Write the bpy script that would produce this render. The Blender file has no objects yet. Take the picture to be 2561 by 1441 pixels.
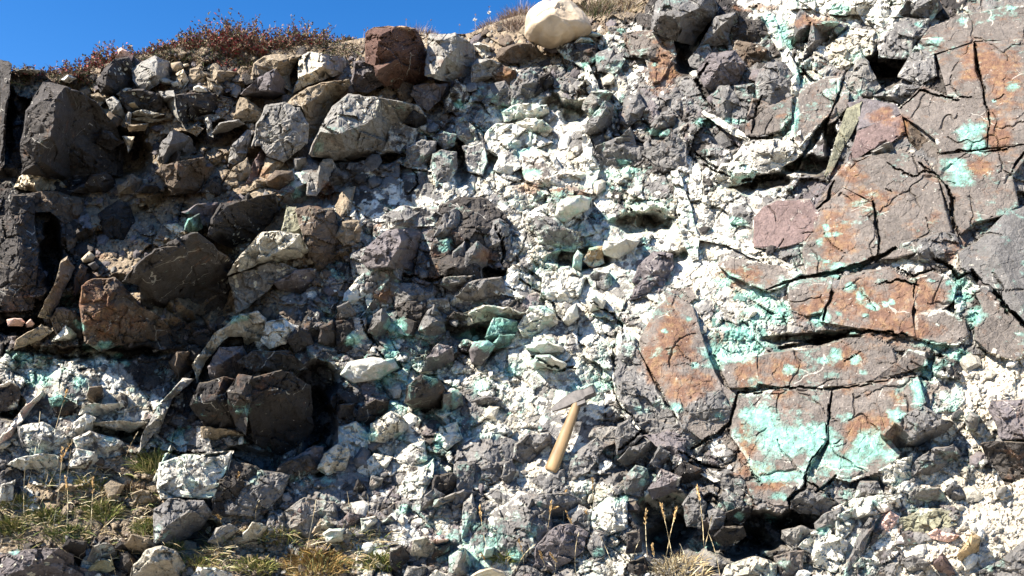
import bpy, math, random
import numpy as np
from mathutils import Vector, Matrix
from mathutils.geometry import delaunay_2d_cdt
R = math.radians
rnd = random.Random(7)
sc = bpy.context.scene
col = sc.collection

# ---------------------------------------------------------------- camera, light, exposure
PITCH, HFOV = R(8), R(65)
CAM = (0.0, 0.0, 1.5)
cam_d = bpy.data.cameras.new('camera'); cam = bpy.data.objects.new('camera', cam_d); col.objects.link(cam)
cam.location = CAM; cam.rotation_euler = (R(90) + PITCH, 0, 0)
cam_d.sensor_fit = 'HORIZONTAL'; cam_d.angle = HFOV; cam_d.clip_start = .05; cam_d.clip_end = 500
sc.camera = cam
SUN = Vector((-.62, -.38, .69)).normalized()          # towards the sun
sun_d = bpy.data.lights.new('sun', 'SUN'); sun_d.energy = 5.0; sun_d.angle = R(.5); sun_d.color = (1, .925, .81)
sun = bpy.data.objects.new('sun', sun_d); col.objects.link(sun)
sun.rotation_euler = SUN.to_track_quat('Z', 'Y').to_euler(); sun.location = (-4, -3, 7)
w = bpy.data.worlds.new('World'); sc.world = w; w.use_nodes = True
nt = w.node_tree; bg = nt.nodes['Background']
sky = nt.nodes.new('ShaderNodeTexSky'); sky.sky_type = 'NISHITA'; sky.sun_disc = False
sky.sun_elevation = math.asin(SUN.z); sky.sun_rotation = math.atan2(SUN.x, SUN.y)
sky.air_density = 1.0; sky.dust_density = .7; sky.ozone_density = 2.0; sky.altitude = 1500
hs = nt.nodes.new('ShaderNodeHueSaturation'); hs.inputs['Saturation'].default_value = 1.38; hs.inputs['Value'].default_value = 1.3
hs.inputs['Hue'].default_value = .506
nt.links.new(sky.outputs[0], hs.inputs['Color']); nt.links.new(hs.outputs[0], bg.inputs['Color'])
bg.inputs['Strength'].default_value = .063
vs = sc.view_settings; sc.display_settings.display_device = 'sRGB'
vs.view_transform = 'Standard'; vs.look = 'None'; vs.gamma = 1; vs.use_curve_mapping = False; vs.exposure = 1.56
sc.cycles.max_bounces = 5; sc.cycles.diffuse_bounces = 1

# ---------------------------------------------------------------- noise
def hsh(i, j, s):
    i = i.astype(np.int64); j = j.astype(np.int64)
    n = (i * 374761393 + j * 668265263 + s * 2147483647 + 974634777) & 0xffffffff
    n = ((n ^ (n >> 13)) * 1274126177) & 0xffffffff
    n = ((n ^ (n >> 15)) * 2246822519) & 0xffffffff
    return ((n ^ (n >> 16)) & 0xffffff) / float(0xffffff)
def vn(x, y, s=0):
    xi = np.floor(x); yi = np.floor(y); fx = x - xi; fy = y - yi
    fx = fx * fx * (3 - 2 * fx); fy = fy * fy * (3 - 2 * fy)
    a = hsh(xi, yi, s); b = hsh(xi + 1, yi, s); c = hsh(xi, yi + 1, s); d = hsh(xi + 1, yi + 1, s)
    return (a + (b - a) * fx) * (1 - fy) + (c + (d - c) * fx) * fy
def fbm(x, y, sc_, s=0, o=4):                          # -1 .. 1
    v = 0; a = 1; t = 0
    for k in range(o):
        v = v + a * (vn(x / sc_, y / sc_, s + k * 17) * 2 - 1); t += a; a *= .5; sc_ = sc_ / 2.03
    return v / t
def voro(x, y, sc_, s=0):
    """nearest jittered cell: F1, F2, id hash, offset to centre, centre"""
    u = x / sc_; v = y / sc_; ui = np.floor(u); vi = np.floor(v)
    f1 = np.full(u.shape, 9.); f2 = f1.copy(); ci = np.zeros(u.shape); cj = ci.copy(); cx = ci.copy(); cy = ci.copy()
    for a in (-1, 0, 1):
        for b in (-1, 0, 1):
            i = ui + a; j = vi + b
            px = i + hsh(i, j, s + 1); py = j + hsh(i, j, s + 2)
            d = np.hypot(px - u, py - v)
            m = d < f1
            f2 = np.where(m, f1, np.minimum(f2, d))
            f1 = np.where(m, d, f1); ci = np.where(m, i, ci); cj = np.where(m, j, cj); cx = np.where(m, px, cx); cy = np.where(m, py, cy)
    return f1, f2, ci, cj, (u - cx), (v - cy), cx * sc_, cy * sc_

# ---------------------------------------------------------------- the bank: photo pixel + relief (m towards the viewer) -> world
T = math.tan(HFOV / 2); CP, SP = math.cos(PITCH), math.sin(PITCH)
def softp(u, w=.25): return w * np.logaddexp(0, u / w)
def Bx(x): 
    x = np.clip(x, -3.2, 3.2)
    return -.30 * softp(x - .35) - .24 * softp(-x - .35)
def large(px, py):                                     # slow relief of the bank (m)
    px = np.clip(px, -300, 2900)
    e = 1 - .8 * np.exp(-np.clip(np.abs(px - 2180) - 300, 0, 1e4) / 80.) * np.exp(-np.clip(np.abs(py - 700) - 450, 0, 1e4) / 80.)
    h = (.07 * fbm(px + 90, py, 520, 5, 2) + .045 * fbm(px - py * .4, py + px * .45, 190, 9, 2)) * e
    for (a, b, rx, ry, k) in LARGE:
        h = h + k * np.exp(-((px - a) / rx) ** 2 - ((py - b) / ry) ** 2)
    return h
LARGE = [(2150, 800, 420, 420, .05), (1500, 900, 300, 260, .03), (430, 900, 150, 60, -.06), (660, 1060, 120, 90, -.04), (1180, 760, 120, 80, -.03),
         (160, 420, 130, 120, -.06), (600, 1230, 130, 90, .05), (420, 590, 110, 60, .09), (1150, 640, 110, 110, .05)]
CRK = """1920,725 1960,708 2000,696|5 2000,696 2080,686 2120,674 2160,660 2195,645 2238,620|11 2196,645 2197,600 2190,560 2185,520 2180,505|5 2105,692 2090,720 2070,760 2060,800|6 2300,405 2320,425 2345,440 2365,460|4 2365,460 2380,500 2383,540 2397,592|8
2430,680 2460,710 2500,740 2520,775 2575,825|9 2335,648 2372,665 2400,694 2430,680|8 2110,824 2160,828 2220,830 2268,842|6 1950,872 2000,862 2050,856 2100,846 2124,830|13 2280,700 2300,682 2334,672|4 2186,712 2240,702 2270,706 2296,714|4 2240,668 2262,680 2290,702 2284,745|3
1847,983 1835,1020 1825,1060 1790,1090 1765,1100 1730,1125|8 1847,983 1900,978 2000,970 2080,975 2170,958 2292,940|4 2080,975 2076,1010 2072,1040 2068,1080|5 2055,1115 2020,1165 2010,1210|3 2015,1190 2013,1222 1975,1245 1970,1272|8 2092,1188 2066,1212 2040,1232|6 2020,1200 2060,1225 2090,1255|4
2440,112 2445,170 2460,215 2470,280 2475,352|4 2345,387 2400,377 2460,380 2575,360|4 2575,370 2540,410 2530,440|4 2250,272 2300,225 2340,236 2372,249 2430,245|4 2112,195 2092,250 2070,300|5 2070,300 2050,325 2010,385|15 2005,388 1990,420 1930,445 1860,452|13 2220,405 2240,425 2290,440 2322,425|3
1530,960 1545,1010 1600,1060|3 1600,1080 1570,1110 1550,1125|5 1905,240 1890,290 1880,330|4 1770,160 1740,200 1760,240 1790,270|7 1735,380 1790,430 1830,440|4 1010,690 1080,700 1130,690|5 820,1060 800,1100 760,1130|6 900,790 930,850 960,900|5 1240,560 1260,620 1250,680|6 1300,700 1380,760 1400,800|5 1480,760 1540,790 1560,830|4
1330,890 1400,925 1440,920|5 360,1120 440,1135 520,1140 590,1125|7 1030,420 1045,460 1020,490|4 1570,520 1640,560 1700,540|6 2085,455 2070,500 2045,520|7 1880,1185 1905,1215|3 2230,480 2215,470|2 2150,880 2110,905|2 1700,1130 1760,1160 1800,1180|4""".replace('\n', ' ')
CRL = []; _pts = []
for tk in CRK.split():
    if '|' in tk: a_, w_ = tk.split('|'); _pts.append(tuple(map(float, a_.split(',')))); CRL.append((_pts, float(w_))); _pts = []
    else: _pts.append(tuple(map(float, tk.split(','))))
def cracks(px, py):
    """open joints of the rock: depth in m at a pixel"""
    c1 = hsh(np.floor((px + py * .4) / 17), np.floor((py - px * .3) / 17), 145) - .5; x = px + 5 * fbm(px, py, 26, 141, 3) + 5 * c1; y = py + 5 * fbm(px, py, 26, 143, 3) - 6 * c1; out = np.zeros(px.shape)
    for pts, w_ in CRL:
        P_ = np.array(pts); x0, y0 = P_.min(0) - w_ - 8; x1, y1 = P_.max(0) + w_ + 8
        m = (x > x0) & (x < x1) & (y > y0) & (y < y1)
        if not m.any(): continue
        xs, ys = x[m], y[m]; d = np.full(xs.shape, 99.); L = len(pts) - 1
        for i in range(L):
            a = P_[i]; ab = P_[i + 1] - a; t = np.clip(((xs - a[0]) * ab[0] + (ys - a[1]) * ab[1]) / (ab @ ab), 0, 1); tt_ = (i + t) / L
            ww = w_ * (.55 + .45 * np.sin(np.pi * tt_)); d = np.minimum(d, np.hypot(xs - a[0] - t * ab[0], ys - a[1] - t * ab[1]) / ww)
        w_ = w_ * .85
        out[m] = np.maximum(out[m], (.022 + .008 * w_) * np.clip((.75 - d) * 3, 0, 1))
    return out
def ledge(px, py):
    """soil ledges with undercut fronts in the left half, rising to the right (m)"""
    s = py + .42 * px + 60 * fbm(px, py, 240, 15, 2) + 12 * fbm(px, py, 50, 16, 2)
    f = s / 165. - np.floor(s / 165.)
    saw = np.where(f < .84, f / .84, (1 - f) / .16)
    env = np.clip((980 - px) / 200, 0, 1) * np.clip((py - 150) / 60, 0, 1) * np.clip((960 - py) / 120, 0, 1)
    return .15 * (saw - .35) * env * (.6 + .5 * fbm(px, py, 300, 19, 2))
def P(px, py, h=0.0, lr=True):
    px = np.asarray(px, float); py = np.asarray(py, float); h = np.asarray(h, float)
    tx = (px - 1280.5) / 1280.5 * T; ty = (720.5 - py) / 1280.5 * T
    dx = tx; dy = CP - ty * SP; dz = SP + ty * CP
    dx = dx / dy; dz = dz / dy
    hh = h + (large(px, py) if lr else 0)
    y = np.full(np.broadcast(px, h).shape, 3.2)
    for _ in range(30):                                # y = 2.45 + .72 (z-1) + Bx(x) - h,  z = 1.5 + y dz
        y = y * .3 + .7 * np.clip((2.45 + .64 * .5 + Bx(y * dx) - hh) / np.maximum(.25, 1 - .64 * dz), .5, 14)
    return np.stack([y * dx + 0 * y, y, 1.5 + y * dz], -1)
def P1(px, py, h=0.0): return Vector(P(np.array([px]), np.array([py]), np.array([h]))[0])

# ---------------------------------------------------------------- colour fields on the bank
ROWS = """
ssssssssssssssssssssdddmwwwwwdrr
ssssssssssssssssssmggggggmgggrrr
ssssssssssssssggggmmggdggmgggdrr
dddsssssssssssgwwwmmgggggmgggrrr
ddddsssssgggggmwwmmgggggmgggrrrr
dddsssssgggggmwmwwmmgmmwmggrrrrr
dddssssssggmwmmwwwwmmwwmggrrrrrg
dddssssssssmggggwwwwwmwmgrrrrrgg
dddsssssssggggggmwwwgmwwmgggmggg
ddwssssssggmgggggwwwwrwtgrrrrmgg
dsddddddmggggggmwwwmrrttwrrrrtgg
mmmmdgddddmgtmwmwwwgrrrtrrrrmmpp
mmmmmgdddddgtmgmwwmggrrttrrrrtpp
mmmmmgggddgtmgmmtmggggrttrrrgppg
gmmvvmggggggmtmmmmgggggrttrrppgg
mvvvvmgggggggmgmwgmgmgggrrgwgppp
vvvvvggsggggmmgwggwggggdggwwggpp
gvgggvvvvsvmggmwggwwgggggmwgpppp
""".split()
CH = 'sdgwmtrpv'
CMAP = np.array([[CH.index(c) for c in r] for r in ROWS])
# per class: list of (weight, rgb) for chunks, crust, ground rgb
PAL = {
 'K': (.030, .027, .026), 'D': (.052, .046, .042), 'G': (.150, .143, .137), 'L': (.235, .222, .20), 'B': (.115, .088, .066), 'T': (.25, .20, .14),
 'C': (.56, .47, .34), 'W': (.62, .60, .53), 'R': (.105, .058, .044), 'S': (.150, .130, .115), 'O': (.38, .28, .16), 'U': (.12, .22, .19),
 'P': (.135, .119, .121), 'E': (.30, .29, .19), 'H': (.15, .108, .10), 'N': (.62, .42, .35), 'Y': (.23, .222, .155), 'V': (.09, .125, .112), 'F': (.44, .405, .33)}
# per class: weighted kinds of chunk, crust, relief
CLS = {
 's': ([(3, 'D'), (3, 'B'), (5, 'T'), (2, 'P'), (1, 'L')], .0, .9), 'd': ([(6, 'K'), (5, 'D'), (1, 'P')], .0, .9), 'g': ([(5, 'D'), (10, 'G'), (1, 'L'), (1, 'W'), (2, 'P')], .07, .9),
 'w': ([(8, 'W'), (7, 'F'), (4, 'L'), (4, 'G')], .50, 1.0), 'm': ([(6, 'W'), (4, 'F'), (4, 'G'), (1, 'D'), (2, 'L')], .34, 1.0),
 't': ([(4, 'W'), (2, 'U'), (2, 'L'), (2, 'F'), (1, 'G')], .4, .8), 'r': ([(8, 'S'), (3, 'G'), (1, 'F')], .1, .5),
 'p': ([(5, 'W'), (8, 'F'), (2, 'L'), (2, 'G')], .3, .45), 'v': ([(5, 'T'), (4, 'B'), (2, 'L'), (2, 'D')], .0, .6)}
LUT = np.zeros((9, 32, 3)); CRU = np.zeros(9); AMP = np.zeros(9)
for k, c in enumerate(CH):
    lst, cr, am = CLS[c]; tot = sum(a for a, _ in lst); CRU[k] = cr; AMP[k] = am
    acc = []; 
    for a, p in lst: acc += [PAL[p]] * max(1, round(a / tot * 32))
    while len(acc) < 32: acc.append(acc[0])
    LUT[k] = np.array([acc[int(i * len(acc) / 32)] for i in range(32)])
def klass(px, py, jit=True):
    if jit:
        px = px + 46 * fbm(px, py, 70, 31, 3); py = py + 46 * fbm(px, py, 70, 37, 3)
    return CMAP[np.clip((py / 80).astype(int), 0, 17), np.clip((px / 80).astype(int), 0, 31)]
TURQ = """1890,1040,45,25 1960,1085,110,55 2050,1100,60,50 2120,1150,60,26 2180,1125,50,40 2240,1040,24,14 1900,1165,35,22 1950,1195,55,16 2110,1045,20,12 2165,1120,26,40 2300,985,20,38 2335,935,22,26 1790,880,28,50
1850,845,60,32 1810,700,35,20 1900,745,45,22 1950,785,34,26 1850,875,80,34 1890,960,26,16 2050,795,28,18 2110,670,55,12 2405,735,26,50 2440,790,26,22 2395,882,34,16 2345,862,44,12
2070,592,10,9 2062,568,9,8 2092,590,16,10 2048,602,13,10 2064,654,14,7 2530,215,16,15 2490,250,7,6 2300,60,10,7 2400,55,16,9 2525,18,12,8 2345,98,16,8 2385,410,34,18 2425,330,34,24
2400,445,34,26 2440,365,30,22 2130,715,18,14 2152,735,14,22 2183,768,11,9 2228,753,9,8 2214,758,9,7 2140,830,16,9 2100,780,9,7 2060,900,16,10 2090,885,16,16 2140,905,14,13 2155,930,14,8 2080,940,26,10
1975,925,16,12 2282,703,13,7 2374,708,8,7 2164,795,9,7 2268,835,7,5 2330,700,8,5 2080,690,22,8 480,560,22,20 235,765,14,10 205,815,18,13 272,862,26,9 222,870,20,9 600,800,26,10 960,950,28,26 975,900,22,12
1092,1110,12,26 1500,540,28,10 1530,545,12,12 1175,845,36,20 1255,800,24,16 1000,820,26,18 1555,400,26,8 1640,330,26,12 1955,80,18,32 1975,110,14,16 1998,190,10,34 1990,300,9,46 1835,560,26,14 1285,930,26,12
1200,965,24,16 1110,610,18,20 450,1085,34,24 95,945,34,24 300,890,16,12 320,908,12,9 1290,1390,20,24 1500,1380,14,14 1352,1262,13,10 1772,1360,20,10 1955,1242,24,12 1150,260,14,12 1260,280,16,12 1320,380,30,10
1490,150,18,12 1465,165,8,14 1330,430,40,12 1640,160,10,8 1570,420,20,10 1760,310,30,9 1830,300,26,7 1930,50,20,16 2090,20,30,12 2240,8,18,10 1620,600,20,10 1480,610,18,12 1530,700,16,20 1220,860,20,16 980,870,16,14
880,850,18,26 1800,1040,16,12 1700,1020,16,10 1560,1250,16,12 1000,1090,16,14 930,1090,18,12 1010,1270,14,10 1100,1330,12,8 2060,1330,14,14 1930,1300,20,12 1850,1290,16,8 1620,620,12,10 1660,830,14,10 1720,800,10,10 1735,910,9,8 40,1380,14,6 200,960,26,18 60,900,18,14 150,1000,20,20 1080,950,20,20 1140,985,12,30"""
RUST = """1680,850,50,80 1640,900,30,50 1720,965,60,34 1860,690,65,24 2150,760,95,50 2280,740,70,42 2240,820,90,28 1870,930,44,36 2110,905,50,26 1960,985,40,14 2090,590,50,60 2160,500,60,34 2450,160,50,50 2510,200,50,70
2180,1070,60,36 1865,1110,16,60 1660,170,34,60 2500,330,40,50 1925,1215,50,16 225,740,60,40 270,800,60,40 1270,190,24,18 2120,430,40,24 2210,290,26,18 2260,320,20,22 2450,420,36,24 1885,700,30,10 1960,290,16,10 1960,930,50,34 2040,770,40,30 2090,1160,30,14 2380,640,18,26
1900,1180,50,14 1900,20,60,8 2040,55,60,14 1210,640,24,16 940,570,16,16 960,740,20,18 650,430,22,14 2140,1140,40,20 1330,470,40,14 1420,480,50,18 820,480,26,26"""
LICH = """900,285,40,28 875,300,30,22 940,262,50,14 640,600,50,30 660,640,60,50 600,680,40,50 60,1400,70,40 330,240,40,16 500,275,60,30 420,990,40,50 790,700,30,30 310,170,30,20 390,190,20,20"""
def fld(txt):
    return [tuple(map(float, q.split(','))) for q in txt.split()]
TURQ, RUST, LICH = fld(TURQ), fld(RUST), fld(LICH)
def blobs(px, py, lst):
    v = np.zeros(px.shape)
    for (a, b, rx, ry) in lst:
        m = (np.abs(px - a) < rx * 2.2) & (np.abs(py - b) < ry * 2.2)
        if m.any():
            d = np.sqrt(((px[m] - a) / rx) ** 2 + ((py[m] - b) / ry) ** 2)
            v[m] = np.maximum(v[m], np.clip(1.35 - .75 * d, 0, 1))
    return v
def masks(px, py, ext=True):
    wx = px + 9 * fbm(px, py, 30, 41, 2); wy = py + 9 * fbm(px, py, 30, 43, 2)
    t = blobs(wx, wy, TURQ); r = blobs(wx, wy, RUST); l = blobs(wx, wy, LICH)
    if ext:
        k = klass(px, py); base = np.array([0, .0, .30, .40, .42, .60, .32, .14, .0])[k]
        t = np.maximum(t, base + .28 * fbm(px, py, 120, 51, 3))
        rb = np.array([.1, .0, .10, .05, .1, .2, .17, .1, .1])[k]
        r = np.maximum(r, rb + .3 * fbm(px, py, 160, 61, 3))
    return np.stack([np.clip(t, 0, 1), np.clip(r, 0, 1), l, np.ones(px.shape)], -1)

# ---------------------------------------------------------------- materials
def newmat(name):
    m = bpy.data.materials.new(name); m.use_nodes = True; return m, m.node_tree, m.node_tree.nodes['Principled BSDF']
def rockmat():
    m, t, b = newmat('weathered_rock'); N = t.nodes.new; Lk = t.links.new
    geo = N('ShaderNodeNewGeometry'); pos = geo.outputs['Position']
    def noise(scale, det=6, rough=.6, off=(0, 0, 0), stretch=None):
        mp = N('ShaderNodeMapping'); mp.inputs['Location'].default_value = off
        if stretch: mp.inputs['Scale'].default_value = stretch
        Lk(pos, mp.inputs[0]); n = N('ShaderNodeTexNoise'); n.inputs['Scale'].default_value = scale; n.inputs['Detail'].default_value = det
        n.inputs['Roughness'].default_value = rough; Lk(mp.outputs[0], n.inputs['Vector']); return n.outputs['Fac']
    def mth(op, a, b_=None, c=None, clamp=False):
        q = N('ShaderNodeMath'); q.operation = op; q.use_clamp = clamp
        for i, v in enumerate((a, b_, c)):
            if v is None: continue
            if isinstance(v, (int, float)): q.inputs[i].default_value = v
            else: Lk(v, q.inputs[i])
        return q.outputs[0]
    def mix(f, a, b_, mode='MIX'):
        q = N('ShaderNodeMix'); q.data_type = 'RGBA'; q.blend_type = mode
        if isinstance(f, (int, float)): q.inputs[0].default_value = f
        else: Lk(f, q.inputs[0])
        for i, v in ((6, a), (7, b_)):
            if isinstance(v, tuple): q.inputs[i].default_value = v + (1,)
            else: Lk(v, q.inputs[i])
        return q.outputs[2]
    at = N('ShaderNodeAttribute'); at.attribute_name = 'col'; am = N('ShaderNodeAttribute'); am.attribute_name = 'mask'
    sep = N('ShaderNodeSeparateColor'); Lk(am.outputs['Color'], sep.inputs[0])
    n1 = noise(9, 8, .62); n2 = noise(38, 6, .65, (3, 1, 2)); n3 = noise(150, 4, .6, (5, 5, 1)); n4 = noise(16, 8, .7, (9, 2, 4)); n5 = noise(6, 7, .6, (1, 8, 3), (1, 1, 1.6))
    n6 = noise(24, 8, .75, (2, 7, 7)); n7 = noise(70, 5, .7, (7, 7, 2))
    v = mth('MULTIPLY_ADD', n1, .9, .15); v = mth('ADD', v, mth('MULTIPLY_ADD', n2, 1.3, -.65)); v = mth('ADD', v, mth('MULTIPLY_ADD', n3, 1.1, -.15))
    v = mth('MAXIMUM', v, .3)
    vc = N('ShaderNodeCombineColor'); [Lk(v, vc.inputs[i]) for i in range(3)]
    c = mix(1.0, at.outputs['Color'], vc.outputs[0], 'MULTIPLY')
    # pale dusty crust
    cf = mth('MULTIPLY', mth('ADD', mth('ADD', at.outputs['Alpha'], mth('MULTIPLY_ADD', n6, 2.4, -1.2)), -.5), 7, clamp=True)
    crc = mix(n4, (.46, .42, .33), (.72, .71, .65)); c = mix(mth('MULTIPLY', cf, .85), c, crc)
    # soil dust settled on what faces up
    sx = N('ShaderNodeSeparateXYZ'); Lk(geo.outputs['True Normal'], sx.inputs[0])
    du = mth('MULTIPLY', mth('MULTIPLY', mth('ADD', sx.outputs[2], -.78), 6, clamp=True), mth('MULTIPLY', mth('ADD', n6, -.35), 3.0, clamp=True))
    c = mix(mth('MULTIPLY', du, .55), c, (.30, .24, .165))
    # rust
    rf = mth('MULTIPLY', mth('ADD', mth('ADD', sep.outputs[1], mth('MULTIPLY_ADD', n4, 3.0, -1.5)), -.38), 1.9, clamp=True)
    rr = N('ShaderNodeValToRGB'); Lk(n2, rr.inputs[0]); e = rr.color_ramp.elements
    e[0].position = .32; e[0].color = (.11, .045, .027, 1); e[1].position = .68; e[1].color = (.30, .175, .065, 1); q = e.new(.5); q.color = (.19, .085, .04, 1)
    c = mix(mth('MULTIPLY', rf, .66), c, rr.outputs[0])
    # copper green
    tf = mth('MULTIPLY', mth('ADD', mth('ADD', sep.outputs[0], mth('MULTIPLY_ADD', n6, 2.6, -1.3)), mth('MULTIPLY_ADD', n5, 2.2, -1.62)), 1.9, clamp=True)
    tr = N('ShaderNodeValToRGB'); Lk(mth('MULTIPLY_ADD', mth('ADD', n6, n7), .5, 0), tr.inputs[0]); e = tr.color_ramp.elements
    e[0].position = .3; e[0].color = (.08, .25, .21, 1); e[1].position = .68; e[1].color = (.52, .70, .62, 1); q = e.new(.50); q.color = (.21, .48, .40, 1)
    c = mix(mth('MULTIPLY', tf, mth('MULTIPLY_ADD', n7, 1.1, .22, True)), c, tr.outputs[0])
    # round lichens
    vo = N('ShaderNodeTexVoronoi'); vo.inputs['Scale'].default_value = 42; Lk(pos, vo.inputs['Vector'])
    lf = mth('MULTIPLY', mth('LESS_THAN', vo.outputs['Distance'], .33), mth('GREATER_THAN', sep.outputs[2], .45))
    sepc = N('ShaderNodeSeparateColor'); Lk(vo.outputs['Color'], sepc.inputs[0]); lf = mth('MULTIPLY', lf, mth('GREATER_THAN', sepc.outputs[0], .45))
    c = mix(mth('MULTIPLY', lf, .85), c, (.66, .62, .48))
    # hairline veins of calcite
    wv = N('ShaderNodeVectorMath'); wv.operation = 'ADD'; mpv = N('ShaderNodeTexNoise'); mpv.inputs['Scale'].default_value = 12; Lk(pos, mpv.inputs['Vector'])
    sv = N('ShaderNodeVectorMath'); sv.operation = 'SCALE'; Lk(mpv.outputs['Color'], sv.inputs[0]); sv.inputs['Scale'].default_value = .05
    Lk(pos, wv.inputs[0]); Lk(sv.outputs[0], wv.inputs[1])
    ve = N('ShaderNodeTexVoronoi'); ve.feature = 'DISTANCE_TO_EDGE'; ve.inputs['Scale'].default_value = 5; Lk(wv.outputs[0], ve.inputs['Vector'])
    vf = mth('MULTIPLY', mth('LESS_THAN', ve.outputs['Distance'], .008), mth('GREATER_THAN', n5, .56))
    c = mix(mth('MULTIPLY', vf, .45), c, (.6, .57, .5))
    # pink / white grains
    gr = N('ShaderNodeTexVoronoi'); gr.inputs['Scale'].default_value = 95; Lk(pos, gr.inputs['Vector']); sg = N('ShaderNodeSeparateColor'); Lk(gr.outputs['Color'], sg.inputs[0])
    gf = mth('MULTIPLY', mth('GREATER_THAN', sg.outputs[1], .955), mth('LESS_THAN', gr.outputs['Distance'], .2)); c = mix(mth('MULTIPLY', gf, .6), c, (.62, .56, .5))
    Lk(c, b.inputs['Base Color']); b.inputs['Roughness'].default_value = .85; b.inputs['Specular IOR Level'].default_value = .25
    bp = N('ShaderNodeBump'); bp.inputs['Strength'].default_value = .85; bp.inputs['Distance'].default_value = .012
    hh = mth('ADD', mth('MULTIPLY', n6, .9), mth('MULTIPLY', n3, .35)); hh = mth('ADD', hh, mth('MULTIPLY', tf, .12)); hh = mth('ADD', hh, mth('MULTIPLY', n7, .5))
    Lk(hh, bp.inputs['Height']); Lk(bp.outputs[0], b.inputs['Normal'])
    return m
ROCK = rockmat()
def plain(name, rgb, rough=.8, metal=0., scale=40, amp=.5, bump=.3, bd=.003, stretch=(1, 1, 1), attr=False):
    m, t, b = newmat(name); N = t.nodes.new; Lk = t.links.new
    tc = N('ShaderNodeTexCoord'); mp = N('ShaderNodeMapping'); mp.inputs['Scale'].default_value = stretch; Lk(tc.outputs['Object'], mp.inputs[0])
    n = N('ShaderNodeTexNoise'); n.inputs['Scale'].default_value = scale; n.inputs['Detail'].default_value = 6; Lk(mp.outputs[0], n.inputs['Vector'])
    r = N('ShaderNodeValToRGB'); Lk(n.outputs['Fac'], r.inputs[0]); e = r.color_ramp.elements
    e[0].position = .3; e[1].position = .7; e[0].color = tuple([1 - amp] * 3) + (1,); e[1].color = tuple([1 + amp * .6] * 3) + (1,)
    q = N('ShaderNodeMix'); q.data_type = 'RGBA'; q.blend_type = 'MULTIPLY'; q.inputs[0].default_value = 1; Lk(r.outputs[0], q.inputs[7])
    if attr:
        a = N('ShaderNodeAttribute'); a.attribute_name = 'col'; Lk(a.outputs['Color'], q.inputs[6])
    else: q.inputs[6].default_value = tuple(rgb) + (1,)
    Lk(q.outputs[2], b.inputs['Base Color']); b.inputs['Roughness'].default_value = rough; b.inputs['Metallic'].default_value = metal
    if bump:
        bp = N('ShaderNodeBump'); bp.inputs['Strength'].default_value = bump; bp.inputs['Distance'].default_value = bd; Lk(n.outputs['Fac'], bp.inputs['Height']); Lk(bp.outputs[0], b.inputs['Normal'])
    return m
PLANT = plain('plant_tissue', (1, 1, 1), .75, scale=60, amp=.35, bump=0, attr=True)

# ---------------------------------------------------------------- mesh helpers
def mesh(name, V, F, mat, parent=None, colr=None, mask=None, smooth=False, label=None, cat=None, group=None, kind=None, origin=None):
    V = np.asarray(V, float)
    if origin is not None: V = V - np.array(origin)
    me = bpy.data.meshes.new(name)
    F = np.asarray(F)
    if F.ndim == 2:
        n, k = F.shape
        me.vertices.add(len(V)); me.vertices.foreach_set('co', V.astype(np.float32).ravel())
        me.loops.add(n * k); me.loops.foreach_set('vertex_index', F.astype(np.int32).ravel())
        me.polygons.add(n); me.polygons.foreach_set('loop_start', (np.arange(n) * k).astype(np.int32))
        me.update(calc_edges=True)
    me.polygons.foreach_set('use_smooth', np.full(len(me.polygons), smooth))
    for nm, dat in (('col', colr), ('mask', mask)):
        if dat is not None:
            a = me.attributes.new(nm, 'FLOAT_COLOR', 'POINT'); d = np.ones((len(V), 4), np.float32); d[:, :dat.shape[1]] = dat
            a.data.foreach_set('color', d.ravel())
    me.materials.append(mat); me.update()
    o = bpy.data.objects.new(name, me); col.objects.link(o)
    if origin is not None and parent is None: o.location = origin
    if parent is not None: o.parent = parent
    tag(o, label, cat, group, kind); return o
def tag(o, label=None, cat=None, group=None, kind=None):
    if label: o['label'] = label
    if cat: o['category'] = cat
    if group: o['group'] = group
    if kind: o['kind'] = kind
def empty(name, loc, label, cat, group=None):
    o = bpy.data.objects.new(name, None); col.objects.link(o); o.location = loc; o.empty_display_size = .05; tag(o, label, cat, group); return o
CROPS = {'A1': (0, 0), 'A2': (850, 0), 'A3': (1700, 0), 'B1': (0, 480), 'B2': (850, 480), 'B3': (1700, 480), 'C1': (0, 960), 'C2': (850, 960), 'C3': (1700, 960)}
STONES = []
def S(crop, c, outline, inner='', lab='', o=0, b=None, cru=None, name=None, m=1.0, cat=None, group=None):
    def ps(t):
        if not t: return np.zeros((0, 3))
        a = np.array([[float(v) for v in q.split(',')] for q in t.split()])
        if crop != 'F': a[:, :2] = a[:, :2] / 2.978 + np.array(CROPS[crop])
        a[:, 2] *= m; return a
    STONES.append(dict(c=c, out=ps(outline), inn=ps(inner), lab=lab, o=o, b=b, cru=cru, name=name, cat=cat, group=group))
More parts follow.
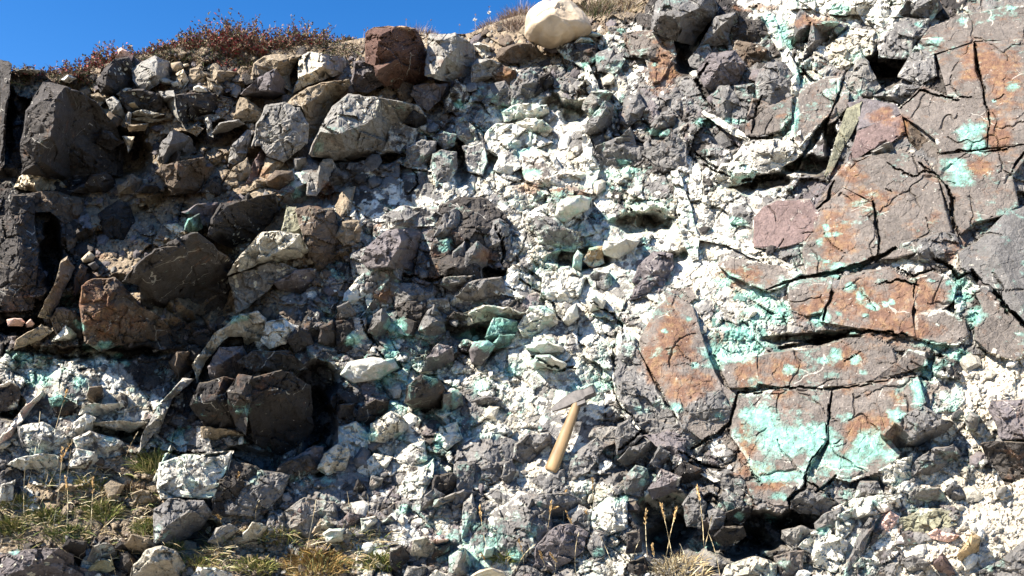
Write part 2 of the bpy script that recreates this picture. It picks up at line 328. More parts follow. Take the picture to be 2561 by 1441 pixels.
# ---------------------------------------------------------------- traced stones: outline (x, y in crop pixels, cm of relief) | ridge points
# upper left: loose blocks in soil
S('A1','D','0,470,14 60,480,20 90,500,22 75,640,22 45,900,16 30,1200,10 0,1250,8',lab='dark rock column at the far left under the skyline')
S('A1','D','320,610,34 480,650,36 620,700,30 740,790,20 870,960,4 900,1060,0 860,1300,-3 520,1340,0 170,1290,22 160,1080,30 200,830,34 250,740,33','425,720,44 405,880,44 380,1010,42 300,1200,34 300,760,41 560,840,24 520,1040,18',lab='tall dark block standing in deep shade near the left edge of the bank',m=1.15)
S('A1','N','870,440,10 880,380,14 905,363,15 945,385,13 985,412,10 975,442,8',lab='small pointed pink stone perched on the skyline soil',o=0)
S('A1','D','730,600,10 755,540,14 790,500,15 850,450,15 950,440,12 1000,520,8 990,600,4 940,700,1 830,712,4 760,690,9','800,520,17 790,640,14',lab='dark rounded block right below the small pink stone',m=1.3)
S('A1','L','990,530,12 1060,465,15 1150,425,16 1250,470,5 1290,570,-1 1180,620,8 1060,690,8 1000,600,10','1165,460,18 1170,560,17',lab='pale grey pointed block with a shaded right side in the upper left rubble')
S('A1','T','1270,470,7 1340,460,7 1370,500,5 1320,560,2 1270,530,4',o=1)
S('A1','C','1355,478,6 1400,472,6 1412,490,4 1370,502,3',o=1)
S('A1','T','1425,530,6 1480,515,8 1530,560,6 1520,600,2 1430,620,2 1420,570,4')
S('A1','C','1320,570,7 1360,540,9 1392,600,4 1350,662,2 1330,650,3')
S('A1','F','1170,560,5 1260,590,6 1310,620,4 1270,642,2 1180,620,3',o=1)
S('A1','W','1440,650,7 1480,633,9 1540,655,8 1547,685,5 1480,692,4 1440,675,5',lab='small bright white pebble on top of a speckled dark block',o=1,cat='pebble')
S('A1','W','1270,622,6 1320,605,7 1337,640,4 1290,655,3',o=1)
S('A1','T','1550,590,6 1610,610,6 1640,650,3 1610,690,1 1560,650,3')
S('A1','T','1590,530,9 1612,528,10 1740,545,3 1760,580,0 1680,600,0 1592,592,7','1615,560,10')
S('A1','D','910,680,8 1060,665,11 1190,700,11 1222,790,7 1240,860,2 1100,872,0 960,830,3 900,740,6',lab='low dark speckled block in the middle of the upper left rubble')
S('A1','L','1200,712,13 1290,700,15 1330,870,12 1367,935,4 1290,860,-3 1220,770,-3','1225,730,13 1300,720,15')
S('A1','D','1310,710,15 1420,690,13 1600,700,11 1642,760,4 1620,850,-1 1480,870,-2 1360,920,3 1330,830,13',lab='dark block freckled with lichen below the white pebble')
S('A1','L','800,755,8 850,735,10 882,760,10 920,850,3 860,880,2 830,820,5')
S('A1','O','930,770,6 1000,755,8 1040,808,4 1000,822,2',o=1,lab='small yellow ochre pebble below the low dark speckled block',cat='pebble')
S('A1','C','890,700,7 930,665,9 962,668,7 930,712,3')
S('A1','F','1008,842,7 1060,830,8 1180,850,5 1100,872,3 1020,862,4')
S('A1','F','1000,880,5 1100,880,6 1220,890,3 1100,905,2')
S('A1','T','960,930,9 1080,930,8 1060,968,3 980,972,4')
S('A1','G','1182,1170,10 1215,1050,15 1285,970,16 1420,1040,2 1460,1130,-4 1290,1180,-2 1220,1222,8','1265,1080,18 1225,1160,14',lab='curved dark block beside a deep shaded hollow in the left rubble',m=1.15)
S('A1','C','930,1040,6 985,1040,6 960,1112,2')
S('A1','D','730,1060,4 770,980,8 820,990,8 900,1060,3 820,1102,1')
S('A1','C','108,1395,9 150,1320,12 240,1260,14 330,1245,15 400,1310,5 520,1400,-1 300,1440,2','250,1390,13 320,1300,14',lab='cream topped boulder at the left edge below the shaded block')
S('A1','L','1590,992,7 1640,920,11 1770,900,12 1803,930,8 1700,982,4 1600,1003,2',lab='flat grey slab lying on brown soil above a shaded hollow',m=1.4)
S('A1','T','1740,862,9 1790,740,12 1840,730,12 1962,850,5 1930,905,3 1850,903,4 1752,902,4','1850,800,12',lab='brown grey block under the dark pyramid shaped rock')
S('A1','P','1800,700,12 1920,590,21 2050,520,26 2110,600,12 2172,700,0 2040,752,-3 1880,722,4 1820,716,10','2010,670,20 1900,690,14',lab='dark pyramid shaped rock leaning on the tan boulders',m=1.35)
S('A1','T','1880,590,12 1890,480,15 1960,430,16 2080,405,16 2230,415,13 2150,560,3 2167,682,0 2110,640,6 2050,560,9','2065,450,18 2060,520,13',lab='tan boulder behind the dark pyramid shaped rock')
S('A1','F','2228,430,15 2300,395,17 2400,400,19 2560,420,4 2570,540,0 2410,590,8 2330,612,10 2250,652,6 2182,692,4 2226,580,13','2402,500,19 2250,560,14',lab='cream grey upright block right of the tan boulder',m=1.05)
S('A1','T','2140,770,15 2200,715,16 2300,650,18 2460,610,18 2590,600,16 2600,640,13 2480,770,3 2440,900,-3 2300,1060,-4 2292,930,6 2250,790,16','2400,690,16',lab='pinkish cream topped slab resting on the rough grey block',m=1.3)
S('A1','L','1880,1082,10 1920,930,15 1990,790,18 2120,770,19 2230,800,17 2292,930,12 2282,1062,7 2110,1202,3 1990,1152,6 1940,1082,8','2050,920,17 2150,900,19 2200,1030,11',lab='rough light grey block left of the big lichen spotted boulder')
S('F','L','775,383,22 800,330,26 830,270,27 870,237,27 950,245,24 1040,262,17 1062,290,9 985,325,3 960,375,-1 870,402,-2 782,389,14','852,335,29 845,285,29 868,378,12 930,300,22',lab='largest light grey boulder, spotted with white lichen, left of centre near the top',m=1.2)
S('A1','G','1750,1080,7 1830,990,9 1872,1000,8 1832,1120,4 1770,1122,4')
S('A1','L','1715,1202,5 1730,1110,9 1840,1115,7 1800,1202,3 1740,1212,3')
S('A1','B','1160,1290,13 1230,1225,16 1320,1210,18 1510,1170,16 1522,1240,10 1562,1250,2 1500,1430,-4 1280,1440,6 1240,1370,13 1222,1330,14','1320,1232,19 1295,1400,15 1400,1235,15',lab='squarish brown block in the middle of the left rubble',m=1.15)
S('A1','T','1680,1362,4 1750,1260,9 1830,1190,10 1862,1280,5 1780,1372,3')
S('A1','H','1850,1342,5 1900,1200,10 1940,1130,10 1982,1150,6 1992,1200,4 1910,1342,3')
S('A1','T','1990,1180,6 2060,1200,7 2110,1200,4 2040,1290,3 1960,1300,4',m=1.2)
S('A1','B','1970,1352,8 2050,1270,12 2180,1270,10 2192,1340,3 2080,1422,-1 1990,1392,3','2080,1310,13',o=1,lab='rusty brown rounded stone left of the pale upright stones below the big boulder')
S('A1','T','1830,1430,3 1900,1360,9 1980,1350,10 1972,1387,4 1900,1435,0')
S('A1','G','2200,1190,8 2270,1185,8 2282,1240,4 2200,1272,2')
S('A1','L','2290,1429,5 2310,1290,9 2360,1290,10 2400,1200,13 2460,1200,10 2492,1270,2 2360,1432,2','2370,1300,12')
S('A1','G','2190,1082,5 2250,1060,8 2300,1130,3 2230,1192,1')
S('A1','K','2080,1050,6 2120,1010,8 2180,1060,4 2140,1160,2')
S('A1','D','560,1429,9 600,1395,11 660,1390,10 700,1429,2')
S('A1','D','650,1380,10 700,1310,14 780,1290,14 840,1340,6 860,1400,0 800,1440,-2 690,1429,4')
S('A1','T','900,1429,6 890,1390,8 980,1310,11 1040,1350,5 1000,1429,1','960,1380,10')
S('A1','D','1040,1429,6 1080,1380,9 1160,1390,7 1190,1432,2')
S('A1','D','1500,1429,5 1580,1350,9 1680,1400,4 1660,1440,1')
# along the top
S('A2','R','190,330,24 200,250,31 260,205,33 420,195,33 560,220,29 612,330,20 642,450,12 642,592,2 480,652,2 330,642,6 270,560,22 250,490,25 190,470,25','300,262,36 282,520,31 590,300,23 450,430,23',lab='big upright block stained dark red with a cream top on the skyline',cru=.05,m=1.35)
S('A2','P','100,602,11 110,470,15 200,470,15 260,530,12 312,622,1 200,672,1 120,662,5')
S('A2','L','640,560,17 650,420,19 662,260,23 860,255,23 990,340,8 1002,440,4 960,562,0 800,607,3 708,582,17','716,300,26 712,560,20 866,270,25 880,345,21 790,420,22',lab='light grey upright block with a cream left face beside the dark red block',m=1.35)
S('A2','F','1010,342,6 1050,330,8 1110,350,7 1112,400,2 1070,417,2')
S('A2','W','1740,322,7 1790,265,11 1860,280,10 1892,310,5 1800,342,2',o=1)
S('A2','W','1820,245,7 1880,235,9 1960,258,7 1900,282,3 1840,270,4',o=1)
S('A2','B','1170,432,6 1200,370,10 1330,325,14 1430,330,11 1502,410,1 1420,462,-1 1260,467,3','1250,370,13',lab='brown wedge shaped stone on soil below the cream boulder')
S('A2','L','980,602,8 990,490,13 1030,445,15 1130,450,15 1192,480,11 1140,560,5 1060,602,3','1050,470,16 1050,570,9',lab='smooth grey block with rounded top right of the light grey upright block')
S('A2','B','1120,552,8 1210,500,11 1290,530,9 1302,590,3 1240,642,2 1160,592,5')
S('A2','G','1110,742,4 1120,640,8 1220,620,10 1280,680,7 1282,782,2 1180,782,2',cru=.2)
S('A2','G','1290,772,4 1290,640,9 1330,580,12 1420,520,13 1502,570,8 1472,680,3 1420,752,2','1400,620,12',cru=.2)
S('A2','K','1470,682,6 1490,580,11 1560,560,10 1592,630,0 1530,682,-1')
S('A2','P','530,702,7 560,640,10 700,625,11 752,640,9 740,742,3 650,812,1 570,762,3',lab='flat grey stone between the big lichen boulder and the top blocks')
S('A2','P','742,640,8 790,640,9 812,660,2 760,722,0')
S('A2','D','780,832,4 790,740,9 830,690,12 860,610,14 920,640,10 992,680,1 960,762,-1 900,802,1',cru=.3)
S('A2','B','440,682,8 480,625,10 530,640,6 532,710,1 480,752,1')
S('A2','F','435,582,6 500,568,7 552,622,3 450,662,3')
S('A2','K','478,922,9 550,838,18 622,860,12 632,910,3 560,962,-1 500,942,3','550,890,15')
S('A2','G','70,1112,6 100,1020,15 200,960,17 260,900,17 320,910,14 372,950,6 340,1042,0 200,1162,-3 100,1152,1','200,1050,15 300,960,15')
S('A2','G','370,1060,7 375,960,9 420,900,11 500,950,10 562,962,7 540,1052,3 450,1122,2 380,1092,4',cru=.35)
S('A2','G','500,1202,6 520,1100,11 600,1050,14 700,1060,12 692,1140,5 600,1232,1',cru=.15)
S('A2','G','680,1242,7 700,1160,11 760,1130,13 860,1150,11 862,1250,4 800,1372,0 720,1372,3')
S('A2','G','700,1022,9 780,990,12 850,1010,10 842,1080,5 780,1102,4')
S('A2','G','870,902,9 920,890,11 990,960,9 1002,1040,2 960,1082,-1 880,1012,4',cru=.2)
S('A2','G','1840,990,9 1850,910,15 1980,760,20 2040,790,14 2022,900,2 1970,1012,-3 1870,1027,1','1900,930,17 1990,800,19',lab='sharp grey wedge of rock sticking out of white crust, upper middle')
S('A2','K','1780,642,9 1830,600,12 1892,650,5 1860,722,-2 1800,692,3')
S('A2','L','1830,762,6 1880,690,10 1960,680,12 2012,700,9 1992,740,4 1890,832,1 1820,802,3')
S('A2','G','2100,902,6 2130,740,9 2220,700,10 2262,800,6 2230,872,2 2140,932,3')
S('A2','G','1900,1152,6 1930,1090,10 2090,1020,13 2150,960,14 2182,1010,9 2192,1080,6 2242,1100,4 2230,1192,2 1980,1252,2','2080,1080,11')
S('A2','G','2320,942,8 2400,860,12 2480,870,10 2492,950,2 2400,1002,-1 2330,1002,3')
S('A2','G','2250,1132,5 2380,1080,10 2470,1000,12 2565,1080,6 2565,1242,1 2400,1232,2','2450,1100,10')
S('A2','F','1320,922,8 1400,890,14 1500,900,14 1562,960,5 1520,1042,-2 1420,1022,2','1450,930,14',cru=.5)
S('A2','S','1340,1142,5 1450,1100,8 1600,1170,7 1650,1260,5 1860,1310,5 1932,1360,3 1870,1432,2 1640,1402,2 1400,1352,2',cru=.55)
S('F','G','1632,80,11 1648,40,17 1665,0,19 1700,-30,19 1785,-20,18 1793,30,9 1760,70,1 1730,112,-4 1695,100,4','1700,40,20 1745,20,18',lab='angular dark grey boulder at the top edge right of the cream boulder',m=1.3)
S('A2','S','2120,262,6 2250,240,8 2440,240,8 2492,400,6 2450,482,4 2390,592,3 2330,602,3 2270,440,5 2180,402,5',b=.6,cru=.2)
S('A2','G','1160,1260,5 1200,1140,6 1300,1120,7 1330,1240,4 1240,1300,2',cru=.6)
S('A2','W','1100,1000,6 1180,930,10 1300,930,11 1420,990,8 1560,1060,5 1400,1110,3 1230,1180,3 1110,1120,4','1300,1000,10',cru=.8)
S('A2','W','1230,840,8 1330,780,10 1520,790,10 1540,850,5 1380,880,3 1250,900,4',cru=.7)
# upper right
S('A3','G','170,332,8 270,140,17 400,110,17 430,120,13 370,240,5 370,312,2 230,332,5','300,200,17 350,150,17')
S('A3','D','432,122,12 490,150,10 600,130,9 662,260,3 600,332,0 520,322,1 380,282,5')
S('A3','G','80,442,6 140,360,10 200,350,12 222,400,9 150,502,3 90,482,4')
S('A3','P','140,532,8 220,410,16 400,390,17 472,490,10 430,602,0 280,682,2 190,642,7','300,480,17 410,440,16')
S('A3','B','410,312,9 530,330,11 642,380,8 600,452,1 520,512,-3 440,482,4')
S('A3','G','570,642,9 600,530,14 660,480,16 770,480,13 832,560,9 842,680,4 770,782,1 680,802,3 580,732,5','690,600,14')
S('A3','G','430,642,8 540,630,10 570,660,6 540,762,3 420,702,4')
S('A3','G','240,742,7 300,660,11 370,650,11 440,760,5 520,800,2 500,872,-1 350,882,-1 230,832,3','350,740,11')
S('A3','S','520,882,4 560,740,8 700,780,8 830,720,9 810,832,4 700,922,2 600,852,2')
S('A3','G','830,342,-2 850,272,7 870,130,15 900,90,16 1002,170,12 900,322,-2','890,230,15')
S('A3','G','900,482,0 960,352,8 990,180,15 1100,170,16 1172,175,14 1110,282,-1 980,422,-4','1010,300,12')
S('A3','G','1130,272,8 1160,200,11 1222,205,9 1170,282,-1 1130,302,1')
S('A3','F','1110,352,4 1200,280,6 1280,210,8 1440,240,7 1502,270,4 1420,402,3 1340,432,3 1200,542,2 1140,502,2',b=.7,cru=.2)
S('A3','G','1500,242,7 1600,150,9 1850,150,9 1832,250,5 1760,332,2 1720,422,1 1500,422,3',b=1,cru=.3)
S('A3','G','1600,122,11 1720,-10,16 1900,-10,16 1932,60,7 1860,152,1 1700,132,5','1750,80,14')
S('A3','L','1260,642,4 1290,560,7 1310,470,11 1360,430,12 1402,480,9 1482,640,0 1430,692,1 1340,702,3','1350,560,10',cru=.2)
S('A3','D','1340,702,5 1390,670,7 1442,690,5 1440,732,2 1380,742,2',o=1)
S('A3','S','500,1002,3 500,930,6 640,820,9 830,730,10 820,882,6 750,962,3 620,1012,2',b=.7,name='slab')
S('A3','S','860,1022,6 860,850,10 900,680,12 1050,600,13 1200,580,12 1160,720,8 1080,882,2 950,1022,-1 900,1082,-1',b=.7,name='slab')
S('A3','S','1090,882,7 1212,622,12 1252,700,10 1240,800,6 1160,892,3 1110,912,4',b=.7,name='slab')
S('A3','Y','1090,1282,3 1150,1080,7 1240,830,10 1350,780,10 1332,900,5 1200,1132,0 1120,1302,0',b=.7,name='slab',cru=.0)
S('A3','P','1250,772,8 1400,745,9 1600,780,8 1632,840,5 1560,892,4 1330,962,3 1320,852,5',b=.7,name='slab')
S('A3','H','1330,982,7 1530,900,8 1640,870,8 1662,1000,5 1560,1062,4 1420,1112,2 1290,1202,1 1240,1202,1 1300,1072,5',b=.7,name='slab')
S('A3','L','1430,1132,9 1560,1060,13 1592,1130,3 1530,1192,0 1460,1202,3','1540,1090,11',lab='loose grey white chunk lying on the rusty slabs at the upper right')
S('A3','B','1650,880,4 1700,900,5 1842,1040,3 1780,1132,1 1700,1042,1')
S('A3','G','1460,720,8 1640,640,10 1760,660,8 1700,740,2 1640,780,0 1500,742,3',cru=.25)
S('A3','G','1640,560,6 1800,620,4 1900,560,7 1880,420,9 1760,360,10 1700,450,5',cru=.35,m=.9)
S('A3','L','480,1080,4 560,1060,7 720,1040,8 860,1090,6 900,1150,3 700,1270,-2 560,1290,-1 420,1190,3',cru=.6)
S('A3','W','250,1330,4 330,1230,9 460,1220,10 560,1290,8 520,1350,1 380,1380,-2 300,1420,0','420,1290,10',cru=.7)
S('A3','W','860,70,6 870,-20,10 1200,-20,11 1500,-20,10 1720,-10,9 1600,120,6 1500,215,4 1370,170,5 1340,110,5 1100,110,5 1000,70,5','1300,50,11 1500,110,9',cru=.8)
# right: the big flat slabs
SL = dict(b=.45, name='slab')
S('F','S','2300,108,7 2330,70,9 2400,40,9 2600,10,9 2600,95,8 2440,102,7 2350,130,6 2310,140,5',**SL)
S('F','S','2345,142,8 2432,112,9 2437,180,9 2456,230,9 2470,300,9 2464,366,8 2352,383,8 2340,345,8 2262,290,8 2250,272,7 2310,215,6 2370,240,7',**SL)
S('F','S','2441,110,10 2600,96,10 2600,356,9 2472,365,9 2470,280,10 2458,200,10',**SL)
S('F','S','2350,391,9 2480,377,9 2600,362,9 2560,400,8 2530,440,8 2546,516,8 2500,540,7 2440,556,6 2396,588,6 2372,500,8 2347,440,8',**SL)
S('F','S','2036,528,8 2088,450,10 2128,400,10 2252,382,10 2308,402,10 2342,450,9 2366,540,8 2378,578,7 2330,618,6 2250,640,6 2202,645,5 2196,560,8 2184,505,9 2112,470,9',**SL)
S('F','S','2038,534,8 2108,474,9 2180,510,9 2190,560,8 2196,648,6 2100,682,2 2022,686,3 2008,622,6 2034,582,7',**SL)
S('B3','H','562,192,9 640,112,11 720,75,12 960,70,11 1028,160,9 988,290,6 936,372,4 740,412,4 640,412,4 560,402,5',**SL)
S('B3','G','380,102,6 490,82,8 558,180,6 545,262,3 390,222,4',b=.7)
S('B3','G','640,450,3 700,425,5 900,400,5 915,530,2 800,550,1 690,510,2',b=1)
S('B3','S','300,552,7 390,495,9 520,515,9 640,540,9 740,560,8 900,612,6 800,662,4 750,702,3 650,732,3 480,662,5 390,622,6 340,575,6',**SL)
S('B3','S','828,690,8 950,637,9 1150,622,9 1196,640,9 1128,760,8 1056,890,6 950,912,4 840,872,5 820,782,7',**SL)
S('B3','S','1064,960,6 1096,850,9 1216,642,11 1380,602,10 1560,572,10 1694,662,10 1772,702,9 1740,800,9 1716,900,8 1754,1075,5 1640,1056,4 1480,1026,4 1260,996,4 1160,980,4',**SL)
S('B3','S','1704,672,10 1890,602,11 1990,640,10 2052,702,8 2032,802,7 1950,878,6 1780,898,6 1734,800,8 1778,712,9',**SL)
S('B3','S','1768,912,8 1980,886,8 2110,962,7 2142,1062,4 2060,1132,2 1900,1122,2 1762,1082,3',**SL)
S('B3','S','2190,742,8 2300,742,9 2420,852,8 2500,962,6 2600,1012,6 2600,1190,4 2480,1242,2 2300,1182,3 2212,1092,5 2205,1000,6 2255,862,8',**SL)
S('B3','G','2080,455,7 2230,372,10 2430,162,12 2600,112,12 2600,980,8 2410,836,7 2258,664,7 2190,602,7 2100,562,6','2350,450,12 2450,650,11',**SL)
S('B3','G','1500,470,4 1600,420,7 1800,350,8 1960,300,8 2040,330,6 2080,440,4 2060,560,2 1900,540,2 1700,500,2',b=1.2,cru=.3)
S('B3','S','600,1222,6 700,1202,7 980,1172,8 1190,1100,10 1420,1082,9 1560,1162,7 1602,1282,5 1420,1402,3 1200,1440,3 800,1450,4 590,1420,5',**SL)
S('B3','S','310,1260,5 560,1230,7 580,1400,5 560,1450,4 380,1450,4 330,1350,5',**SL)
S('B3','S','1610,1290,6 1700,1180,8 1820,1200,6 1830,1290,3 1700,1330,2 1440,1400,2',b=.7,name='slab')
S('F','S','1602,850,9 1640,780,11 1682,740,11 1732,770,10 1758,850,8 1775,905,7 1802,960,6 1846,992,4 1830,1060,2 1762,1102,2 1700,1052,5 1650,960,7 1606,885,8','1680,850,11 1720,960,8',**SL)
S('F','G','1540,940,5 1560,860,9 1590,870,9 1640,970,7 1700,1070,5 1650,1090,2 1580,1060,2 1545,1010,4',cru=.25,b=1)
S('F','S','1848,992,7 1960,972,8 2076,977,8 2070,1040,7 2066,1100,7 2026,1160,5 2006,1210,3 1985,1242,1 1900,1202,2 1862,1132,4 1832,1092,4 1834,1052,5',**SL)
S('F','S','2084,977,8 2180,957,9 2290,942,9 2312,1010,8 2262,1060,6 2212,1082,5 2252,1132,4 2240,1162,3 2130,1202,1 2092,1192,2 2030,1216,1 2076,1110,6 2078,1040,7',**SL)
S('C3','S','510,742,6 640,712,8 850,762,7 810,902,1 700,892,0 540,832,3',b=1,name='slab')
S('C3','G','830,832,7 950,782,9 1080,832,7 1152,882,4 1050,962,-1 910,962,-2 830,902,2',b=1.2)
S('C3','S','960,700,5 1090,740,5 1060,800,3 960,775,4',b=.7,name='slab')
S('C3','G','220,640,7 350,650,8 440,690,7 500,810,3 400,830,1 320,780,3 260,700,5',cru=.2)
S('C3','G','1510,372,12 1600,280,16 1810,165,19 1950,270,17 2042,290,9 1960,372,0 1780,472,-3 1640,482,-3 1520,442,1','1740,415,14 1530,385,14 1940,310,16',lab='loose flat dark grey block lying against the turquoise slab at lower right',b=.8)
S('C3','P','2300,190,8 2330,130,11 2600,120,11 2600,412,7 2390,402,6 2350,282,8',b=.8,lab='smooth dark slab cut by the right edge of the picture')
S('C3','D','2250,452,8 2380,430,10 2600,440,9 2600,700,-2 2430,772,-3 2300,582,1','2300,480,8',lab='rough dark brown block under the smooth slab at the right edge')
S('C3','G','1760,572,8 1900,482,11 2030,460,11 2092,530,7 2000,592,0 1860,682,-2 1740,682,2','1880,600,8 2050,510,9',lab='long grey block half sunk in pale gravel below the loose flat block')
S('C3','W','1500,642,6 1600,580,9 1720,540,9 1732,620,5 1740,702,1 1600,782,-1 1520,722,1',cru=.8)
S('C3','W','1180,1062,7 1200,980,9 1300,920,10 1450,880,10 1600,868,9 1622,930,4 1500,962,3 1320,1012,3 1290,1082,3 1230,1152,2 1180,1142,4',cru=.8)
S('C3','W','900,1212,6 1000,1110,9 1180,1150,8 1242,1180,5 1210,1302,2 1160,1392,1 1000,1352,2 980,1262,4',cru=.8)
S('C3','Y','1660,1012,3 1800,940,5 2000,950,4 2052,1050,2 1850,1112,1 1640,1092,1',b=.6,cru=.2)
S('C3','O','2070,1272,6 2180,1120,10 2232,1150,7 2222,1240,2 2120,1312,0','2160,1210,8',lab='yellow ochre stone standing in pale gravel at the lower right',b=.8)
S('C3','N','1860,1122,4 1920,1090,6 2062,1130,4 2000,1182,0 1870,1152,2',lab='flat orange pink stone lying in pale gravel left of the ochre stone')
S('C3','G','2240,1390,5 2400,1300,9 2600,1130,12 2600,1460,7 2240,1460,4',lab='big grey stone filling the bottom right corner',b=1)
S('C3','L','1740,842,4 1800,790,8 1920,780,7 1972,850,1 1860,882,-1')
S('C3','G','1980,792,6 2030,740,8 2080,760,6 2152,850,-1 2090,872,-1 2000,842,2',lab='small grey triangular stone in pale gravel below the long grey block')
S('C3','H','1890,1352,5 1960,1260,9 2000,1320,5 2042,1402,2 1980,1440,1',lab='pinkish grey pointed stone in the gravel at the bottom right')
S('C3','K','270,1132,9 330,1070,12 460,1070,11 482,1130,3 400,1192,-2 300,1192,1')
S('C3','G','220,962,8 280,940,11 332,980,8 310,1062,1 240,1072,3')
S('C3','K','350,962,8 440,930,10 522,940,3 460,1042,-2 370,1012,4')
S('C3','L','780,1102,7 900,1070,10 1002,1100,7 940,1182,1 860,1262,1 780,1152,4')
S('C3','G','1010,1042,6 1100,970,10 1200,930,10 1180,1102,4 1080,1162,1 1020,1082,4')
S('C3','G','1320,840,5 1350,740,8 1460,740,8 1500,820,3 1380,870,1',cru=.2)
S('C3','K','-20,620,8 30,590,10 150,640,10 172,680,2 60,742,-2 -10,702,4')
S('C3','G','300,862,8 360,800,11 450,860,9 472,960,2 350,952,3')
S('C3','G','30,902,6 120,790,9 190,900,7 160,1062,0 60,1042,2')
S('C3','S','720,1292,6 820,1250,8 912,1260,7 900,1392,2 760,1440,1')
S('C3','F','330,1440,4 380,1350,7 560,1290,9 700,1340,6 692,1440,2')
S('C3','G','1320,1160,6 1400,1030,10 1450,1040,9 1340,1300,3 1240,1440,1 1220,1420,3',b=1)
S('C3','D','1440,1100,6 1520,1120,5 1400,1230,2 1380,1290,1',b=1)
S('C3','G','1670,1320,4 1740,1290,7 1840,1330,5 1800,1400,1 1700,1380,2')
S('C3','L','2120,270,5 2160,200,9 2240,240,8 2220,340,2 2150,350,2',o=1)
S('C3','N','1540,960,3 1500,1000,6 1560,960,7 1620,1000,4 1540,1110,1 1470,1080,3')
# left middle
S('B1','D','-20,240,15 20,200,17 70,150,20 100,30,22 260,10,22 250,200,17 280,400,12 270,700,8 240,872,0 -20,882,8','120,300,20 150,550,15 60,700,12 200,150,21',lab='dark fractured rock mass at the left edge, middle height',m=0.75)
S('B1','B','250,22,15 400,0,18 620,60,12 600,190,5 560,400,-1 500,432,-3 490,240,5 380,150,13 280,150,15','450,100,15',lab='dark olive brown boulder leaning behind the fractured mass at the left',m=0.6)
S('B1','K','740,172,9 880,80,14 960,120,10 1002,230,2 930,372,-3 800,362,0 740,242,5','850,170,14',m=.7)
S('B1','T','300,912,10 400,700,15 450,530,19 500,490,19 552,570,10 480,722,5 380,922,3','440,650,15',lab='long narrow brown slab standing in front of a black gap at the left',m=1)
S('B1','B','560,742,6 565,620,9 600,560,12 642,580,10 600,702,3')
S('B1','C','605,500,7 665,440,10 712,480,7 690,520,4 620,532,4',o=1,lab='small yellow orange stone on brown soil at the left',cat='pebble')
S('B1','G','655,540,6 710,520,8 742,560,4 700,592,2',o=1)
S('B1','D','910,672,28 1000,560,35 1160,420,39 1410,315,41 1470,305,41 1560,380,30 1732,530,9 1700,642,0 1740,802,-5 1762,912,-8 1400,1002,-9 1200,882,-2 1060,842,8 1042,700,17 950,682,26','1250,490,38 1375,395,40 1060,610,32 1480,360,37',lab='huge dark boulder with a black shaded front left of centre',m=1.4)
S('B1','B','600,852,13 610,700,16 700,650,16 860,650,14 960,740,11 1040,852,10 1150,902,8 1260,1002,3 1332,1102,-3 1150,1132,-4 1000,1112,3 880,1142,1 740,1182,1 640,1112,8 620,982,11','800,850,14',b=1,lab='brown rusty slab with green copper spots in front of the huge dark boulder',m=1.4)
S('B1','B','390,962,7 430,880,10 560,890,10 622,1010,6 640,1122,0 560,1092,0 440,1072,3')
S('B1','W','398,1102,5 490,1003,11 562,1060,3 560,1112,-1','500,1060,10',lab='white triangular stone at the foot of the brown rusty slab')
S('B1','N','48,950,9 100,938,11 160,942,10 187,972,7 170,1002,5 60,1002,6',o=1,lab='long pale pink pebble at the left edge',cat='pebble')
S('B1','N','190,982,8 230,950,10 262,980,7 242,1010,4 200,1016,4',o=1,lab='round pink pebble right of the long pale pink pebble',cat='pebble')
S('B1','F','1700,622,10 1760,520,16 1950,310,20 2080,300,20 2230,320,18 2282,440,8 2240,492,3 1980,522,8 1850,562,10','1900,420,17 2150,400,18 1980,500,13',lab='pale lichen streaked slab right of the huge dark boulder',b=1,m=1.4)
S('B1','L','1710,642,10 1990,530,16 2100,540,15 2202,580,11 2060,662,8 1990,742,4 1880,832,2 1770,902,1 1740,762,6','1950,650,11',lab='smooth light grey slab below the lichen streaked slab',b=1)
S('B1','P','2060,682,10 2200,590,15 2332,580,9 2332,702,-2 2240,772,-4 2110,742,1','2220,640,12')
S('B1','B','2200,142,13 2300,110,15 2480,130,11 2532,280,5 2532,450,0 2400,602,-3 2332,582,0 2300,460,8 2240,262,13','2330,280,14 2420,450,6',lab='dark brown rounded block above the smooth light grey slab',m=1.1)
S('B1','Y','2110,302,13 2150,130,16 2210,142,16 2292,450,5 2262,402,5 2232,322,9',b=.8)
S('B1','D','1560,322,13 1580,200,18 1650,90,21 1840,60,18 2040,10,13 2062,150,3 1900,382,-6 1750,422,-8 1620,372,0','1690,110,21 1630,290,14',lab='dark overhanging block above the huge dark boulder',m=1.15)
S('B1','V','1370,282,8 1400,200,12 1480,170,12 1502,260,4 1430,302,2',cru=0,lab='turquoise stained stone on soil above the huge dark boulder',m=1.4)
S('B1','P','1380,152,10 1480,100,12 1600,95,10 1552,240,-1 1480,172,6')
S('B1','C','1250,262,5 1320,250,6 1372,290,4 1340,332,2')
S('B1','B','1260,1272,6 1330,1200,12 1440,1190,4 1432,1332,-3 1330,1402,0','1315,1290,12',lab='small brown block with a shaded right side under the huge dark boulder',m=1.4)
S('B1','F','1460,1272,11 1620,1050,14 1780,930,17 1900,900,18 1952,960,13 1942,1102,2 1820,1142,-1 1800,1082,9 1700,1082,10 1560,1232,7 1490,1382,4',cru=.3)
S('B1','P','1560,1302,11 1640,1170,17 1800,1160,17 1832,1260,8 1760,1382,0 1580,1402,1','1620,1290,16 1780,1190,17')
S('B1','W','1960,1100,8 1990,980,12 2100,960,12 2200,1010,8 2120,1120,3 2020,1150,4',cru=.7)
S('B1','D','2150,1100,9 2230,1010,12 2300,1060,7 2330,1140,2 2200,1180,1')
S('B1','D','2390,1110,8 2400,1020,11 2480,980,12 2530,1060,4 2480,1160,1')
S('B1','T','130,1160,5 140,1100,8 300,1000,6 380,1040,3 250,1120,2')
